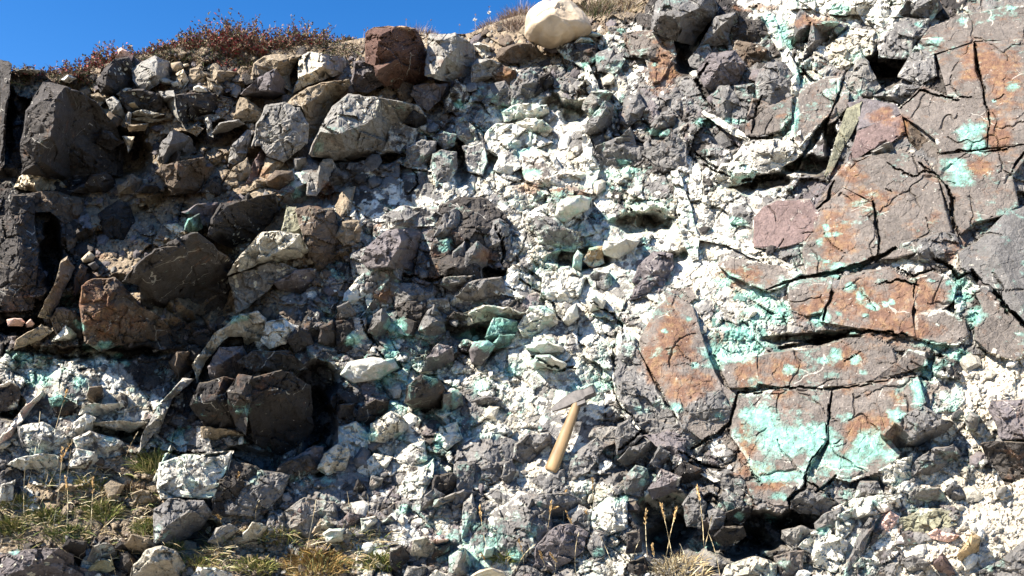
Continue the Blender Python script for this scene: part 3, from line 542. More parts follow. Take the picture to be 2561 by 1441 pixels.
S('F','K','626,950,27 705,926,27 776,965,17 784,1066,1 752,1122,-5 700,1150,-7 636,1104,2 618,1020,20','700,985,25 690,1075,9',lab='large black faceted block in a shaded hollow, lower left of centre',m=1.35)
S('F','D','570,978,27 598,938,30 630,944,30 630,1000,28 612,1084,16 590,1062,12 573,1022,18','604,985,31',lab='narrow grey edge piece on the left side of the large black faceted block',m=1.3)
S('F','K','478,1012,17 500,960,24 560,945,25 618,960,19 600,1022,11 590,1072,3 510,1062,6','540,1000,24',lab='dark knobbly block left of the large black faceted block',m=1.35)
S('F','D','600,905,16 640,880,20 720,880,18 760,920,10 700,925,12 640,930,14')
# centre
S('B2','P','160,502,8 200,420,13 340,290,18 430,280,19 592,300,2 602,450,-3 560,612,-6 350,552,13 200,562,6','455,370,20 400,480,16 260,430,15',b=.7,lab='smooth grey plate with a black shaded recess at its right, centre of the bank',m=1.4)
S('B2','S','170,582,6 350,592,8 382,700,5 372,832,1 210,872,1 180,702,5',cru=.15)
S('B2','G','720,322,11 780,180,16 860,130,16 900,200,10 962,330,5 850,332,5 740,332,8')
S('B2','G','840,542,8 850,460,12 920,400,14 942,500,7 900,592,1 860,582,5')
S('B2','G','930,592,8 950,460,16 1020,390,17 1102,440,8 1080,542,0 980,602,1','985,470,17')
S('B2','G','1080,262,10 1190,210,14 1250,260,11 1262,420,1 1180,462,-2 1100,422,4',cru=.1)
S('B2','D','680,502,6 700,380,10 800,360,10 832,480,4 780,562,1')
S('B2','G','770,692,8 800,640,12 960,640,13 942,700,5 850,732,3')
S('B2','G','880,772,7 960,680,12 1100,650,14 1190,640,12 1222,760,3 1100,792,0 960,802,2','1050,710,13')
S('B2','F','950,902,8 1080,850,16 1250,870,17 1352,900,13 1300,962,0 1150,942,-3 980,982,0',cru=.4)
S('B2','V','1100,1072,8 1150,950,13 1300,970,10 1332,1020,2 1230,1082,1 1120,1092,3',cru=.0)
S('B2','V','1160,1122,7 1200,1070,10 1280,1080,6 1252,1140,1 1180,1162,1',cru=.1)
S('B2','P','960,1182,8 1000,1110,13 1100,1100,13 1162,1140,8 1110,1232,3 1060,1292,0 980,1282,4','1050,1160,14',o=1)
S('B2','P','620,1332,6 650,1240,11 730,1150,14 820,1170,11 832,1260,2 700,1322,0','720,1230,13')
S('B2','G','220,1042,8 260,930,16 310,890,17 350,930,11 372,1040,-1 280,1092,1','300,970,16')
S('B2','G','600,1032,8 650,900,13 700,850,14 760,960,9 772,1050,2 710,1132,-2 630,1082,4','690,980,13')
S('B2','D','810,942,6 860,900,9 932,920,6 912,962,1 830,962,1')
S('B2','P','2190,662,5 2230,560,9 2340,450,12 2460,480,10 2472,560,6 2400,702,1 2250,682,3')
S('B2','P','2180,790,4 2200,710,7 2290,650,8 2360,640,7 2280,760,3')
S('B2','W','1600,172,11 1620,90,17 1700,30,19 1800,20,19 1872,50,15 1852,132,7 1740,192,7 1700,232,4 1640,222,6','1720,100,20',o=1,cru=.8)
S('B2','W','1950,432,9 1970,360,14 2080,370,14 2150,330,14 2242,360,11 2200,422,3 2080,502,0 1960,472,3',o=1,cru=.8)
S('B2','W','1430,1272,8 1460,1215,13 1560,1215,15 1692,1280,10 1660,1342,0 1540,1312,1 1450,1312,3',o=1,cru=.9)
S('B2','W','1380,1172,7 1440,1120,11 1550,1110,13 1670,1150,9 1682,1202,2 1500,1212,3',o=1,cru=.5)
S('B2','W','1660,962,7 1700,870,12 1760,830,13 1782,930,6 1700,1012,2',o=1,cru=.7)
S('B2','W','1830,802,7 1900,760,12 1982,800,10 1962,872,1 1860,902,1',o=1,cru=.8)
S('B2','F','1340,1002,7 1420,870,15 1530,860,15 1602,900,12 1602,982,2 1450,1082,-1 1370,1072,2','1500,940,14',cru=.6)
S('B2','W','1730,572,5 1740,480,9 1770,430,12 1812,470,9 1802,592,2',o=1,cru=.7)
S('B2','O','1820,512,7 1870,430,11 1940,420,9 1952,520,1 1880,552,0')
S('B2','G','1450,262,9 1480,190,14 1600,200,13 1700,280,10 1780,300,9 1802,380,1 1730,432,-3 1620,422,-2 1500,372,3','1600,290,13',cru=.35)
S('B2','G','1850,642,7 1900,590,11 2000,600,10 2022,690,3 1960,772,-1 1880,702,3',cru=.15)
S('B2','F','1500,800,6 1530,620,10 1700,560,12 1820,640,9 1780,780,3 1640,840,1',cru=.7)
S('B2','T','-20,330,5 30,230,8 140,230,8 130,362,3 40,380,3',cru=.2)
S('B2','T','-20,100,5 30,0,8 100,-20,8 80,120,5 0,200,3',cru=.1)
S('B2','W','300,700,6 40,860,5 60,760,8 170,650,8 190,860,4 130,930,2',cru=.6)
S('B2','G','650,870,6 670,810,9 790,800,9 800,900,3 720,890,3',cru=.4)
S('B2','L','60,1060,5 80,950,9 180,960,8 190,1080,3 120,1120,2',cru=.4)
S('B2','G','2060,1240,5 2080,1020,9 2200,1100,8 2240,1200,5 2150,1300,3',cru=.35,b=1)
S('B2','W','0,1360,6 60,1270,10 220,1230,12 400,1240,11 440,1310,5 300,1400,2 100,1429,3','250,1300,12',cru=.6,o=1)
# bottom left
S('C1','K','470,1222,9 510,1150,15 640,1180,13 632,1290,1 590,1372,-3 540,1292,1','620,1200,13 500,1195,13',lab='dark angular cobble right of the lichen spotted boulder at the bottom left',m=1.3)
S('C1','K','870,1222,9 900,1180,13 952,1200,11 932,1272,0')
S('C1','T','930,1192,11 980,1130,17 1100,1150,16 1162,1220,5 1080,1292,-3 980,1252,1','1090,1180,15 980,1180,13',lab='tan topped block with a black front at the bottom left',m=1.3)
S('C1','E','660,1382,4 730,1310,10 830,1320,10 852,1370,5 780,1417,0',lab='flat olive stone at the bottom left between dark cobbles',m=.9)
S('C1','D','900,1380,3 900,1270,7 960,1260,9 1032,1330,4 970,1432,-1')
S('C1','P','-20,1290,11 180,1240,16 440,1225,18 540,1280,12 540,1352,6 650,1382,4 650,1450,2 -20,1450,8','300,1330,15',lab='purplish grey boulder with yellow lichen spots in the bottom left corner')
S('C1','F','970,1450,6 1000,1350,14 1100,1240,20 1200,1210,20 1310,1250,15 1372,1340,3 1362,1450,-3','1250,1310,18 1150,1330,18',lab='pale pinkish grey boulder at the bottom edge left of the mossy cushion',b=1)
S('C1','L','650,1312,6 700,1210,11 790,1190,11 862,1250,4 852,1302,1 700,1332,3',lab='whitish cobble between the dark cobbles at the bottom left',cru=.4)
S('C1','L','1180,762,13 1200,600,18 1400,540,20 1720,510,20 1680,652,14 1590,832,9 1480,852,9 1300,832,10 1210,852,9','1400,680,16',cru=.6,b=1.3)
S('C1','D','1600,832,9 1620,700,13 1720,580,15 1900,620,13 2050,722,9 2062,862,3 1870,902,2 1700,982,0 1590,962,1','1750,750,13')
S('C1','G','1160,1182,7 1160,950,12 1260,870,14 1500,880,13 1562,960,7 1480,1082,-5 1300,1202,-6','1250,1050,13 1400,960,13')
S('C1','L','1050,482,11 1090,330,15 1200,150,19 1340,0,22 1420,0,20 1280,122,13 1200,302,10 1100,432,8',b=1)
S('C1','T','1530,402,6 1520,330,10 1720,350,10 1782,380,3 1640,412,-1')
S('C1','D','1650,320,8 1660,250,12 1740,230,12 1800,300,4 1740,320,2')
S('C1','F','2380,622,6 2420,520,12 2561,440,14 2600,540,10 2561,642,3 2450,672,1',cru=.3)
S('C1','D','2070,652,9 2110,600,12 2200,570,14 2300,540,12 2372,640,3 2260,702,0 2100,742,2')
S('C1','F','1810,1112,5 1890,1030,10 1980,1060,9 2002,1110,2 1900,1162,-1 1820,1152,2',lab='rounded light grey stone in rubble at the bottom, left of centre')
S('C1','L','1570,1172,4 1620,1080,9 1700,1060,9 1762,1090,6 1650,1182,0')
S('C1','H','2180,972,6 2230,930,9 2292,1000,5 2262,1040,0 2190,1012,2',lab='small pinkish brown stone in rubble at the bottom, left of centre')
S('C1','T','2340,1102,5 2390,1020,8 2472,1060,5 2400,1112,0')
S('C1','W','2400,1122,5 2450,1075,10 2570,1080,9 2570,1170,1 2430,1192,0',o=1,cru=.6)
S('C1','T','980,832,5 1050,790,8 1110,810,6 1142,870,2 1060,912,-1 1000,882,2',lab='tan stone on the grassy soil patch at the lower left')
S('C1','T','420,802,3 470,750,5 560,760,4 500,812,0')
S('C1','N','0,400,9 150,220,10 290,80,12 300,100,9 180,262,3 0,482,1',b=.7,cru=.5)
S('C1','B','640,92,9 660,20,13 760,10,12 782,100,1 720,152,-2 650,122,2',o=1,lab='dark brown rounded stone in white rock at the left')
S('C1','W','530,372,7 560,290,11 640,240,13 700,260,10 680,340,3 600,400,2',cru=.7)
S('C1','W','620,222,8 640,160,13 760,150,15 880,140,12 902,180,4 780,232,-1',cru=.8)
S('C1','F','690,292,7 860,280,12 1052,290,10 960,352,-2 740,312,3',cru=.8)
S('C1','D','520,620,7 580,500,11 700,520,10 730,600,3 660,640,1',cru=.4)
S('C1','W','80,600,7 140,560,11 300,520,13 420,540,11 400,610,3 200,640,1',cru=.7)
S('C1','L','0,860,6 20,760,9 100,730,9 90,850,3',cru=.5)
S('C1','W','1420,1450,5 1480,1370,10 1600,1375,11 1720,1430,6 1720,1600,2 1420,1600,2',cru=.7,lab='white knobbly rock at the bottom edge right of the pale boulder')
# bottom centre and hammer surroundings
S('C2','D','490,142,11 500,20,20 600,-60,22 740,-20,17 782,60,7 772,190,-7 630,232,-8 540,172,3','530,120,18 700,90,14 620,20,20',lab='dark rounded block with a black underside left of the hammer',b=1,m=1.5)
S('C2','D','10,240,5 10,170,9 100,160,9 102,230,2')
S('C2','D','140,262,6 160,180,11 260,130,15 352,140,9 332,230,-1 200,322,-2')
S('C2','L','790,202,7 780,90,13 840,70,13 900,90,10 912,170,2 830,212,1',cru=.2)
S('C2','G','1010,132,5 1080,100,8 1162,120,5 1120,182,-2 1030,172,0')
S('C2','G','1290,542,6 1310,450,9 1400,370,11 1560,370,10 1572,430,6 1480,532,0 1420,602,-1 1330,572,3',b=1.2,lab='flat grey stone directly left of the hammer handle')
S('C2','G','1220,692,7 1230,600,11 1270,590,11 1322,650,5 1310,692,1 1260,752,0')
S('C2','D','700,772,9 720,690,13 830,680,13 872,700,10 852,810,1 780,842,0')
S('C2','G','610,932,5 640,840,12 700,790,13 762,830,10 700,902,1')
S('C2','L','710,902,8 730,860,11 840,830,11 852,860,5 760,902,0')
S('C2','G','850,922,4 860,820,9 930,800,11 1002,820,4 910,932,-1')
S('C2','G','870,762,8 880,600,11 1000,600,11 980,802,3 900,832,2')
S('C2','L','920,1122,5 920,900,9 980,850,9 1012,960,6 960,1102,1')
S('C2','G','1390,952,7 1430,860,11 1550,820,13 1700,810,12 1792,870,6 1760,952,2 1640,1012,-2 1440,1002,-2','1540,900,11 1700,880,10',lab='grey boulder in the rock face under the hammer handle')
S('C2','P','1460,1202,7 1560,1110,11 1640,1050,12 1740,1050,11 1842,1110,7 1800,1252,3 1600,1382,1 1450,1352,3','1650,1180,11',b=1,lab='purplish grey flat stone near the bottom edge right of centre')
S('C2','G','1700,962,6 1780,920,9 1862,950,8 1840,1072,4 1720,1042,4')
S('C2','G','2060,402,8 2080,310,12 2150,280,12 2232,400,8 2100,502,3 2070,512,3')
S('C2','G','2090,562,7 2170,480,13 2300,440,12 2282,530,1 2150,602,-2','2220,500,11')
S('C2','G','2100,122,7 2110,0,12 2200,40,11 2232,180,6 2180,272,-1 2120,252,3',cru=.1)
S('C2','G','2130,702,8 2200,620,13 2280,650,11 2302,760,3 2240,832,0 2140,802,3')
S('C2','P','2310,782,7 2400,650,11 2532,700,10 2500,792,1 2350,852,1')
S('C2','G','2320,582,7 2380,470,10 2442,520,8 2400,622,1',cru=.1)
S('C2','G','1960,480,7 1900,420,8 1700,560,4 1640,660,3 1700,720,3 1850,640,5',cru=.15,b=.8)
S('C2','L','1870,400,4 1900,340,6 2060,330,6 2050,420,4 1950,460,4',cru=.1,b=.8)
S('C2','L','810,1450,4 820,1290,11 900,1230,13 930,1230,12 977,1350,1 962,1450,-1','880,1350,12',lab='upright grey stone at the bottom edge left of the cream boulder')
S('C2','D','700,1282,7 720,1220,11 800,1200,9 802,1260,1 730,1302,0')
S('C2','F','530,1262,5 560,1170,11 640,1150,11 712,1210,7 680,1292,0 570,1302,0',lab='whitish stone above the upright grey stone at the bottom',cru=.3)
S('C2','N','670,1192,9 720,1155,12 800,1150,11 782,1187,5 700,1202,5',lab='small flat pinkish white stone resting on rubble near the bottom')
S('C2','D','390,1342,6 380,1240,11 450,1220,12 502,1300,3 430,1382,-1',cru=.3)
S('C2','W','170,1082,5 170,1010,9 250,1000,10 272,1040,3 220,1092,1')
S('C2','P','0,1042,4 70,970,9 162,1000,4 130,1062,-1 40,1082,2')
S('C2','K','108,792,6 140,730,10 202,800,1 150,822,0')
S('C2','L','230,762,5 250,700,9 310,710,8 302,770,0 250,792,1')
S('C2','G','310,1032,4 370,1000,7 392,1040,3 340,1062,0')
S('C2','C','960,1450,6 990,1415,9 1040,1385,12 1140,1370,13 1230,1400,9 1262,1450,4',o=1,lab='rounded cream boulder showing its top at the bottom edge',m=1.2)
S('C2','L','20,1140,5 50,1100,8 80,1130,5 60,1180,1')
S('C2','L','500,1432,4 520,1370,8 620,1380,7 600,1450,2')
S('C2','W','690,1432,4 720,1400,7 790,1420,5 780,1450,2')
S('C2','L','1060,1300,5 1080,1220,9 1150,1210,8 1140,1290,2',cru=.6,o=1)
S('C2','W','1140,1062,3 1300,870,6 1400,870,7 1390,962,5 1350,1062,3 1200,1102,2',b=.6,cru=.9)
S('C2','W','1870,952,5 1990,860,8 2120,880,8 2132,1062,4 1960,1122,2 1880,1052,3',b=.6,cru=.9)
S('C2','F','430,802,3 500,700,6 640,620,7 690,580,7 680,702,5 600,832,2 520,852,1',b=.6,cru=.7)
S('C2','W','960,432,5 1080,340,8 1200,310,9 1242,360,6 1120,422,3 1000,452,3',cru=.8,b=1)
S('C2','W','720,422,5 750,330,9 860,300,10 902,400,5 800,472,2',cru=.7)
S('C2','F','230,402,9 240,310,14 380,230,18 460,260,15 502,330,5 420,422,0 410,562,-5 330,522,1 250,462,5','360,320,16',cru=.5)
S('C2','L','1560,1330,5 1350,1200,4 1380,1060,8 1450,1050,8 1440,1200,5',cru=.3)
S('C2','D','2140,1250,6 2150,1120,10 2230,1100,10 2240,1240,3',cru=.2)
S('C2','G','1860,1200,6 1900,1100,8 1960,1130,7 1960,1260,2 1900,1300,1',cru=.2)
S('C2','K','2150,1380,5 2170,1330,9 2260,1300,9 2300,1400,2 2220,1450,1')

# white and green mineral veins between the stones
def vein(c, txt, w, h, cru=.8):
    p = np.array([[float(v) for v in t.split(',')] for t in txt.split()]); d = np.gradient(p, axis=0); d = d / np.linalg.norm(d, axis=1)[:, None]; n = np.stack([-d[:, 1], d[:, 0]], 1)
    ww = w * (.75 + .5 * np.array([rnd.random() for _ in p]))[:, None]; ww[0] *= .4; ww[-1] *= .4
    a = p + n * ww / 2; b = (p - n * ww / 2)[::-1]; hh = h * (.8 + .4 * np.array([rnd.random() for _ in range(2 * len(p))]))
    o = np.concatenate([np.concatenate([a, b]), hh[:, None]], 1)
    STONES.append(dict(c=c, out=o, inn=np.zeros((0, 3)), lab='', o=0, b=.8, cru=cru, name='vein', cat=None, group=None))
vein('W', '1905,22 1925,55 1940,95 1962,135 1982,190 1988,240 1990,290 1984,340 1965,372', 26, 5)
vein('F', '1770,285 1800,305 1830,325 1860,345', 16, 5)
vein('W', '1540,960 1550,1000 1565,1030 1590,1060', 8, 5)
vein('F', '1470,170 1480,215 1500,250', 26, 4)
vein('W', '1690,440 1710,520 1725,590 1735,640', 34, 4)
vein('W', '2080,1330 2100,1280 2140,1262 2200,1250 2240,1245', 22, 6)
vein('F', '1760,600 1830,610 1900,640 1980,680 2020,700', 24, 4, .4)
vein('W', '1180,630 1190,700 1250,720 1300,740', 20, 4)
vein('W', '1460,330 1470,370 1480,420 1475,470', 24, 5)
vein('F', '395,1190 410,1160 425,1130 440,1140', 10, 8)
vein('W', '1750,1180 1790,1200 1830,1190 1860,1240', 12, 4)

S('B2','G','370,700,5 390,680,8 560,700,9 690,760,8 700,860,5 560,900,2 430,860,2','520,780,10',cru=.15)
S('B2','D','430,860,5 520,820,8 640,830,8 650,960,4 560,1010,1 450,960,1',cru=.1)
S('B2','G','-10,860,10 60,830,12 110,900,8 100,960,3 0,980,2')
S('B2','K','-20,980,9 80,960,10 130,1060,6 90,1180,1 -20,1220,-2')
S('B2','G','330,180,5 460,110,9 640,120,9 760,180,6 700,250,3 520,260,3 380,270,2',cru=.3)
S('B2','G','920,130,6 1000,90,10 1160,120,10 1220,230,5 1120,250,3 980,260,3',cru=.2)
S('A2','G','930,1100,5 1060,1060,8 1090,1200,5 1060,1290,2 960,1260,2',cru=.3)
S('A2','G','1900,420,6 2040,350,9 2110,440,7 2060,540,3 1940,520,3',cru=.25)
S('A2','D','1600,340,6 1700,330,9 1900,330,9 1900,440,5 1820,500,2 1680,430,3',cru=.2)
S('A2','G','2360,20,8 2420,-20,12 2570,-20,12 2570,150,8 2420,230,4 2330,210,5')
S('A3','G','-10,130,8 20,0,12 240,-10,12 260,80,8 130,160,3 20,160,4')
S('C1','G','560,420,6 680,360,9 900,430,9 960,520,4 800,560,2 620,540,3',cru=.5)
S('C1','G','150,330,5 330,300,8 520,400,8 500,500,3 300,520,2 170,460,3',cru=.5)
S('C1','K','380,120,8 470,100,11 560,160,8 540,240,1 420,240,1')
S('C1','D','-20,30,9 100,-20,12 150,80,8 110,170,1 0,190,0')
S('C1','G','1500,420,3 1540,330,6 1560,470,5 1530,520,1',cru=.4)
S('C1','P','2190,560,6 2330,470,10 2400,480,9 2380,560,4 2290,600,2')
S('C2','G','430,560,6 520,470,10 620,440,10 640,560,5 520,620,2',cru=.4)
S('C2','G','1100,560,4 1160,500,7 1250,520,7 1230,600,3 1130,640,2',cru=.3)
S('C2','G','1480,700,4 1560,650,7 1660,640,7 1660,740,4 1540,810,2',cru=.2)
S('C2','L','1640,560,4 1720,520,6 1830,560,6 1830,650,4 1720,720,2 1650,680,2',cru=.2,b=.8)
S('C2','P','2280,400,6 2420,370,9 2561,420,8 2561,560,5 2440,520,3',cru=.2)
S('C2','G','1100,830,4 1180,790,7 1290,830,6 1270,890,2 1180,900,2',cru=.2)
S('C2','W','0,330,6 120,300,10 210,380,8 200,500,4 60,560,2 0,480,3',cru=.6)
S('C2','F','150,640,5 260,530,9 370,560,8 300,680,3 200,700,2',cru=.4)
S('C3','G','0,60,7 120,80,9 300,60,9 380,200,6 370,310,4 220,390,2 80,480,1 0,420,3',b=1,cru=.15)

S('A1','K','560,1000,2 700,1010,3 900,1100,-2 900,1290,-6 700,1340,-6 520,1300,-4')
S('A1','F','130,522,12 200,520,14 260,525,12 240,540,9 150,535,9',b=.5)
S('A1','W','470,590,10 510,572,12 548,590,9 520,610,7',b=.5)
S('A1','T','690,720,7 730,705,9 790,740,6 740,770,4')
S('A1','L','940,860,6 955,845,8 970,850,7 965,905,4 945,900,4')
S('A1','T','1400,970,5 1460,930,8 1500,960,6 1460,1000,3')
S('A1','L','1530,920,6 1550,900,9 1570,930,7 1575,1000,4 1555,990,4')

S('F','D','1100,520,8 1150,495,11 1215,500,11 1262,540,8 1270,600,4 1240,650,1 1180,640,3 1120,600,6 1095,560,7','1190,550,14 1150,590,10',cru=.12)
S('F','G','880,640,8 960,600,10 1010,640,8 1000,700,5 930,760,3 890,740,5','940,660,12',cru=.2)
S('F','D','1080,650,7 1150,640,9 1200,670,9 1210,710,4 1140,730,2 1080,700,4','1140,670,12',cru=.1)
S('F','G','1240,1290,5 1300,1230,8 1370,1250,8 1380,1330,5 1300,1400,3 1250,1380,4',cru=.3)
S('F','G','1150,1120,5 1230,1080,8 1290,1110,7 1270,1190,3 1190,1220,2 1140,1180,4','1220,1130,10',cru=.2)
S('F','L','700,1290,5 760,1250,9 830,1260,8 840,1300,3 780,1340,1 710,1330,3',cru=.2)
S('F','G','560,1230,7 640,1180,11 720,1190,9 700,1240,5 640,1290,3 570,1280,4','650,1215,13',cru=.25)
# ---------------------------------------------------------------- cemented rock face (the ground between the stones)
def inpoly(px, py, poly):
    r = np.zeros(px.shape, bool); n = len(poly); j = n - 1
    for i in range(n):
        xi, yi = poly[i][:2]; xj, yj = poly[j][:2]
        if yi != yj: r ^= ((yi > py) != (yj > py)) & (px < (xj - xi) * (py - yi) / (yj - yi) + xi)
        j = i
    return r
PITS = [(1660, 1300, 55, 55, -.22), (1700, 1350, 70, 40, -.2), (2230, 165, 55, 24, -.16), (2200, 195, 40, 25, -.14), (1730, 110, 40, 60, -.16), (1430, 285, 30, 24, -.12), (1380, 262, 20, 18, -.08),
        (1930, 1330, 90, 34, -.22), (1850, 1360, 60, 30, -.18), (2000, 1300, 50, 20, -.15), (1090, 180, 20, 30, 0), (2080, 340, 14, 60, -.12), (2010, 410, 60, 20, -.14), (1900, 450, 60, 16, -.14), (1850, 460, 30, 18, -.1),
        (1190, 690, 60, 20, -.14), (1180, 830, 60, 16, -.12), (1230, 820, 40, 20, -.1), (2030, 850, 90, 10, -.10), (2080, 845, 30, 14, -.1), (1450, 650, 60, 20, -.08), (1600, 560, 50, 24, -.12), (1640, 545, 30, 20, -.08), (1150, 400, 16, 50, -.12),
        (800, 1080, 28, 80, -.20), (790, 960, 40, 40, -.14), (620, 1160, 60, 30, -.08), (500, 1340, 50, 30, -.14), (340, 1090, 30, 24, -.14), (290, 1075, 60, 12, -.1), (20, 1010, 30, 30, -.18),
        (130, 660, 22, 90, -.2), (18, 240, 14, 120, -.2), (300, 390, 60, 50, -.2), (450, 360, 40, 25, -.14), (560, 340, 60, 24, -.1), (520, 690, 60, 80, -.12), (620, 545, 40, 30, -.1), (560, 120, 60, 60, .02),
        (640, 170, 30, 30, 0), (1500, 900, 80, 60, .01), (1000, 630, 30, 30, -.08), (2260, 590, 30, 20, -.08), (1690, 640, 24, 16, -.06), (50, 820, 60, 20, -.16), (250, 880, 140, 12, -.14), (900, 395, 90, 10, -.14)]
CRX = [-3000, -200, 0, 40, 100, 200, 250, 290, 340, 400, 470, 540, 620, 700, 800, 840, 900, 960, 1060, 1120, 1180, 1250, 1310, 1400, 1480, 1560, 1640, 1760, 2000, 2600, 5000]
CRY = [150, 160, 172, 185, 190, 185, 168, 150, 140, 128, 116, 118, 126, 122, 108, 108, 96, 90, 84, 86, 82, 52, 34, 6, -30, -60, -110, -160, -220, -300, -300]
def crest(px): return np.interp(px, CRX, CRY) + 3 * fbm(px, px * 0 + 5, 40, 71, 3)
cols_px = np.concatenate([[-2500, -1900, -1500, -1200, -1000], np.arange(-900, -36, 7.0), np.arange(-30, 2600, 3.0), np.arange(2604, 3500, 7.0), [3560, 3700, 4000, 4400, 5000]])
NR = 490
tt = np.linspace(0, 1, NR)
GX = np.repeat(cols_px[None, :], NR, 0); CR = crest(cols_px)[None, :]
GY = 1500 + (CR - 1500) * tt[:, None]
def relief(px, py):
    k = klass(px, py); amp = AMP[k]
    amp = amp * (1 - .85 * np.exp(-((px - 1440) / 75) ** 2 - ((py - 1090) / 125) ** 2))
    amp = amp * np.clip(.85 + 1.3 * fbm(px, py, 170, 131, 3), .3, 1.5)
    wx = px + 10 * fbm(px, py, 34, 1, 3); wy = py + 10 * fbm(px, py, 34, 3, 3)
    h = np.zeros(px.shape); colr = None
    first = True
    for (s, A, G, seed) in ((96, .032, .060, 100), (44, .016, .032, 200), (20, .0075, .014, 300), (9, .0035, .006, 400)):
        a = wx * .93 + wy * .35; b = wy * .93 - wx * .35
        f1, f2, ci, cj, du, dv, cx, cy = voro(a, b * 1.25, s, seed)
        r = hsh(ci, cj, seed + 5)
        pl = np.full(px.shape, 9.)
        for q in range(3):
            th = 6.283 * hsh(ci, cj, seed + 11 + q); g = .5 + 1.1 * hsh(ci, cj, seed + 21 + q)
            pl = np.minimum(pl, (np.cos(th) * du + np.sin(th) * dv) * g + .3)
        edge = np.clip((f2 - f1) / (4.5 / s), 0, 1); edge = edge * edge * (3 - 2 * edge)
        thin = (hsh(ci, cj, seed + 9) < (.7 if s > 20 else .6))
        hh = (A * (r - .45) + G * (pl - .15)) * np.where(thin, 1, .25) - (1 - edge) * A * .45 * (hsh(ci, cj, seed + 71) < .7)
        h = h + hh * amp
        ccx = cx * .93 - cy / 1.25 * .35; ccy = cx * .35 + cy / 1.25 * .93
        kk = klass(ccx, ccy, False) if s > 20 else k
        lr = LUT[np.clip(kk, 0, 8), (hsh(ci, cj, seed + 31) * 31.99).astype(int)]
        tone = .8 + .4 * hsh(ci, cj, seed + 33)
        lr = lr * tone[..., None]
        if first: colr = lr; first = False
        else:
            pick = (hsh(ci, cj, seed + 41) < {44: .5, 20: .32, 9: .16}[s])[..., None]
            colr = np.where(pick, lr, colr)
    h = h + (.009 * fbm(px, py, 30, 81, 4) + .003 * np.abs(fbm(px, py, 12, 83, 3))) * amp + .0035 * fbm(px, py, 9, 85, 2)
    # soil hides the chips
    soil = np.clip(((k == 0) | (k == 8) | (k == 7)) * (.95 + 1.5 * fbm(px, py, 60, 91, 3)), 0, 1)
    fine = np.where(hsh(np.floor(wx / 5), np.floor(wy / 5), 77) < .5, 1.0, .72)
    sc_ = np.where((k == 7)[..., None], np.array([.66, .58, .46]), np.array([.27, .21, .145])) * fine[..., None]
    colr = colr * (1 - soil[..., None]) + sc_ * soil[..., None]
    # pale matrix in the joints of the white and grey rock
    return h, colr, k
GH, GC, GK = relief(GX, GY)
GH = GH + ledge(GX, GY) + np.array([0, .01, .02, .012, .018, .015, .03, .0, 0])[GK]
SLP = [st['out'][:, :2] for st in STONES if st['name'] == 'slab']
cr_ = CRU[GK] + .22 * fbm(GX, GY, 90, 95, 3)
for (a, b, rx, ry, k) in PITS:
    d = np.sqrt(((GX + 14 * fbm(GX, GY, 40, 5, 2) - a) / rx) ** 2 + ((GY + 14 * fbm(GX, GY, 40, 6, 2) - b) / ry) ** 2)
    GH = GH + k * 1.3 * np.clip((1.45 - d) * 2, 0, 1)
for st in STONES:                                       # bed the traced stones
    o = st['out']; x0, y0 = o[:, :2].min(0) - 6; x1, y1 = o[:, :2].max(0) + 6
    c0, c1 = np.searchsorted(cols_px, [x0, x1]); c1 = min(c1 + 1, len(cols_px))
    rows = np.where(((GY[:, c0:c1] > y0) & (GY[:, c0:c1] < y1)).any(1))[0]
    if len(rows) == 0: continue
    r0, r1 = rows[0], rows[-1] + 1
    sl = (slice(r0, r1), slice(c0, c1))
    cen = o[:, :2].mean(0); sh = (o[:, :2] - cen) * .93 + cen
    m = inpoly(GX[sl], GY[sl], sh)
    lc = float(ledge(cen[:1], cen[1:])[0]); st['lc'] = lc
    if st['name'] == 'slab':                            # fines packed between the slabs, up to their edges
        big = inpoly(GX[sl], GY[sl], (o[:, :2] - cen) * (1 + 16 / max(20, np.ptp(o[:, 0]) + np.ptp(o[:, 1])) * 1.6) + cen)
        GH[sl] = np.where(big, .045 + GH[sl] * .25, GH[sl])
    # height of the stone's edge, interpolated inside by inverse distance
    W = np.zeros(m.shape); Hh = np.zeros(m.shape)
    for q in o:
        wq = 1 / ((GX[sl] - q[0]) ** 2 + (GY[sl] - q[1]) ** 2 + 9); W += wq; Hh += wq * q[2] / 100
    Hh = Hh / W - .018 + lc
    GH[sl] = np.where(m, np.minimum(GH[sl], Hh - .01), GH[sl])
HC = (1440, 1090)
msk = np.exp(-((GX - 1440) / 62) ** 4 - ((GY - 1080) / 120) ** 4)
GH = GH * (1 - msk) + msk * (.010 + GH * .35)
GH = GH - cracks(GX, GY)
V0 = P(GX, GY, GH)                                      # rows x cols x 3
def ghl(px, py):
    """relief of the finished face at a pixel (nearest vertex)"""
    px = np.asarray(px, float); py = np.asarray(py, float)
    c = np.clip(np.searchsorted(cols_px, px), 0, len(cols_px) - 1); cr = crest(px)
    r = np.clip(((py - 1500) / (cr - 1500) * (NR - 1)).round().astype(int), 0, NR - 1)
    return GH[r, c]
low = []
b0 = V0[0]
for (yy, zz, xs) in ((-60, -.05, 30), (-12, 0, 6), (-3, -.02, 2.0), (-.6, .0, 1.3), (.5, .12, 1.15), (1.2, .38, 1.06), (1.75, .72, 1.02)):
    q = b0.copy(); q[:, 0] *= xs; f = (yy - (-.6)) if yy > 0 else 0
    q[:, 1] = yy if yy < .6 else b0[:, 1] - (2.35 - yy); q[:, 2] = zz if yy < 1 else b0[:, 2] - (1.0 - zz); low.append(q)
top = []
b1 = V0[-1]
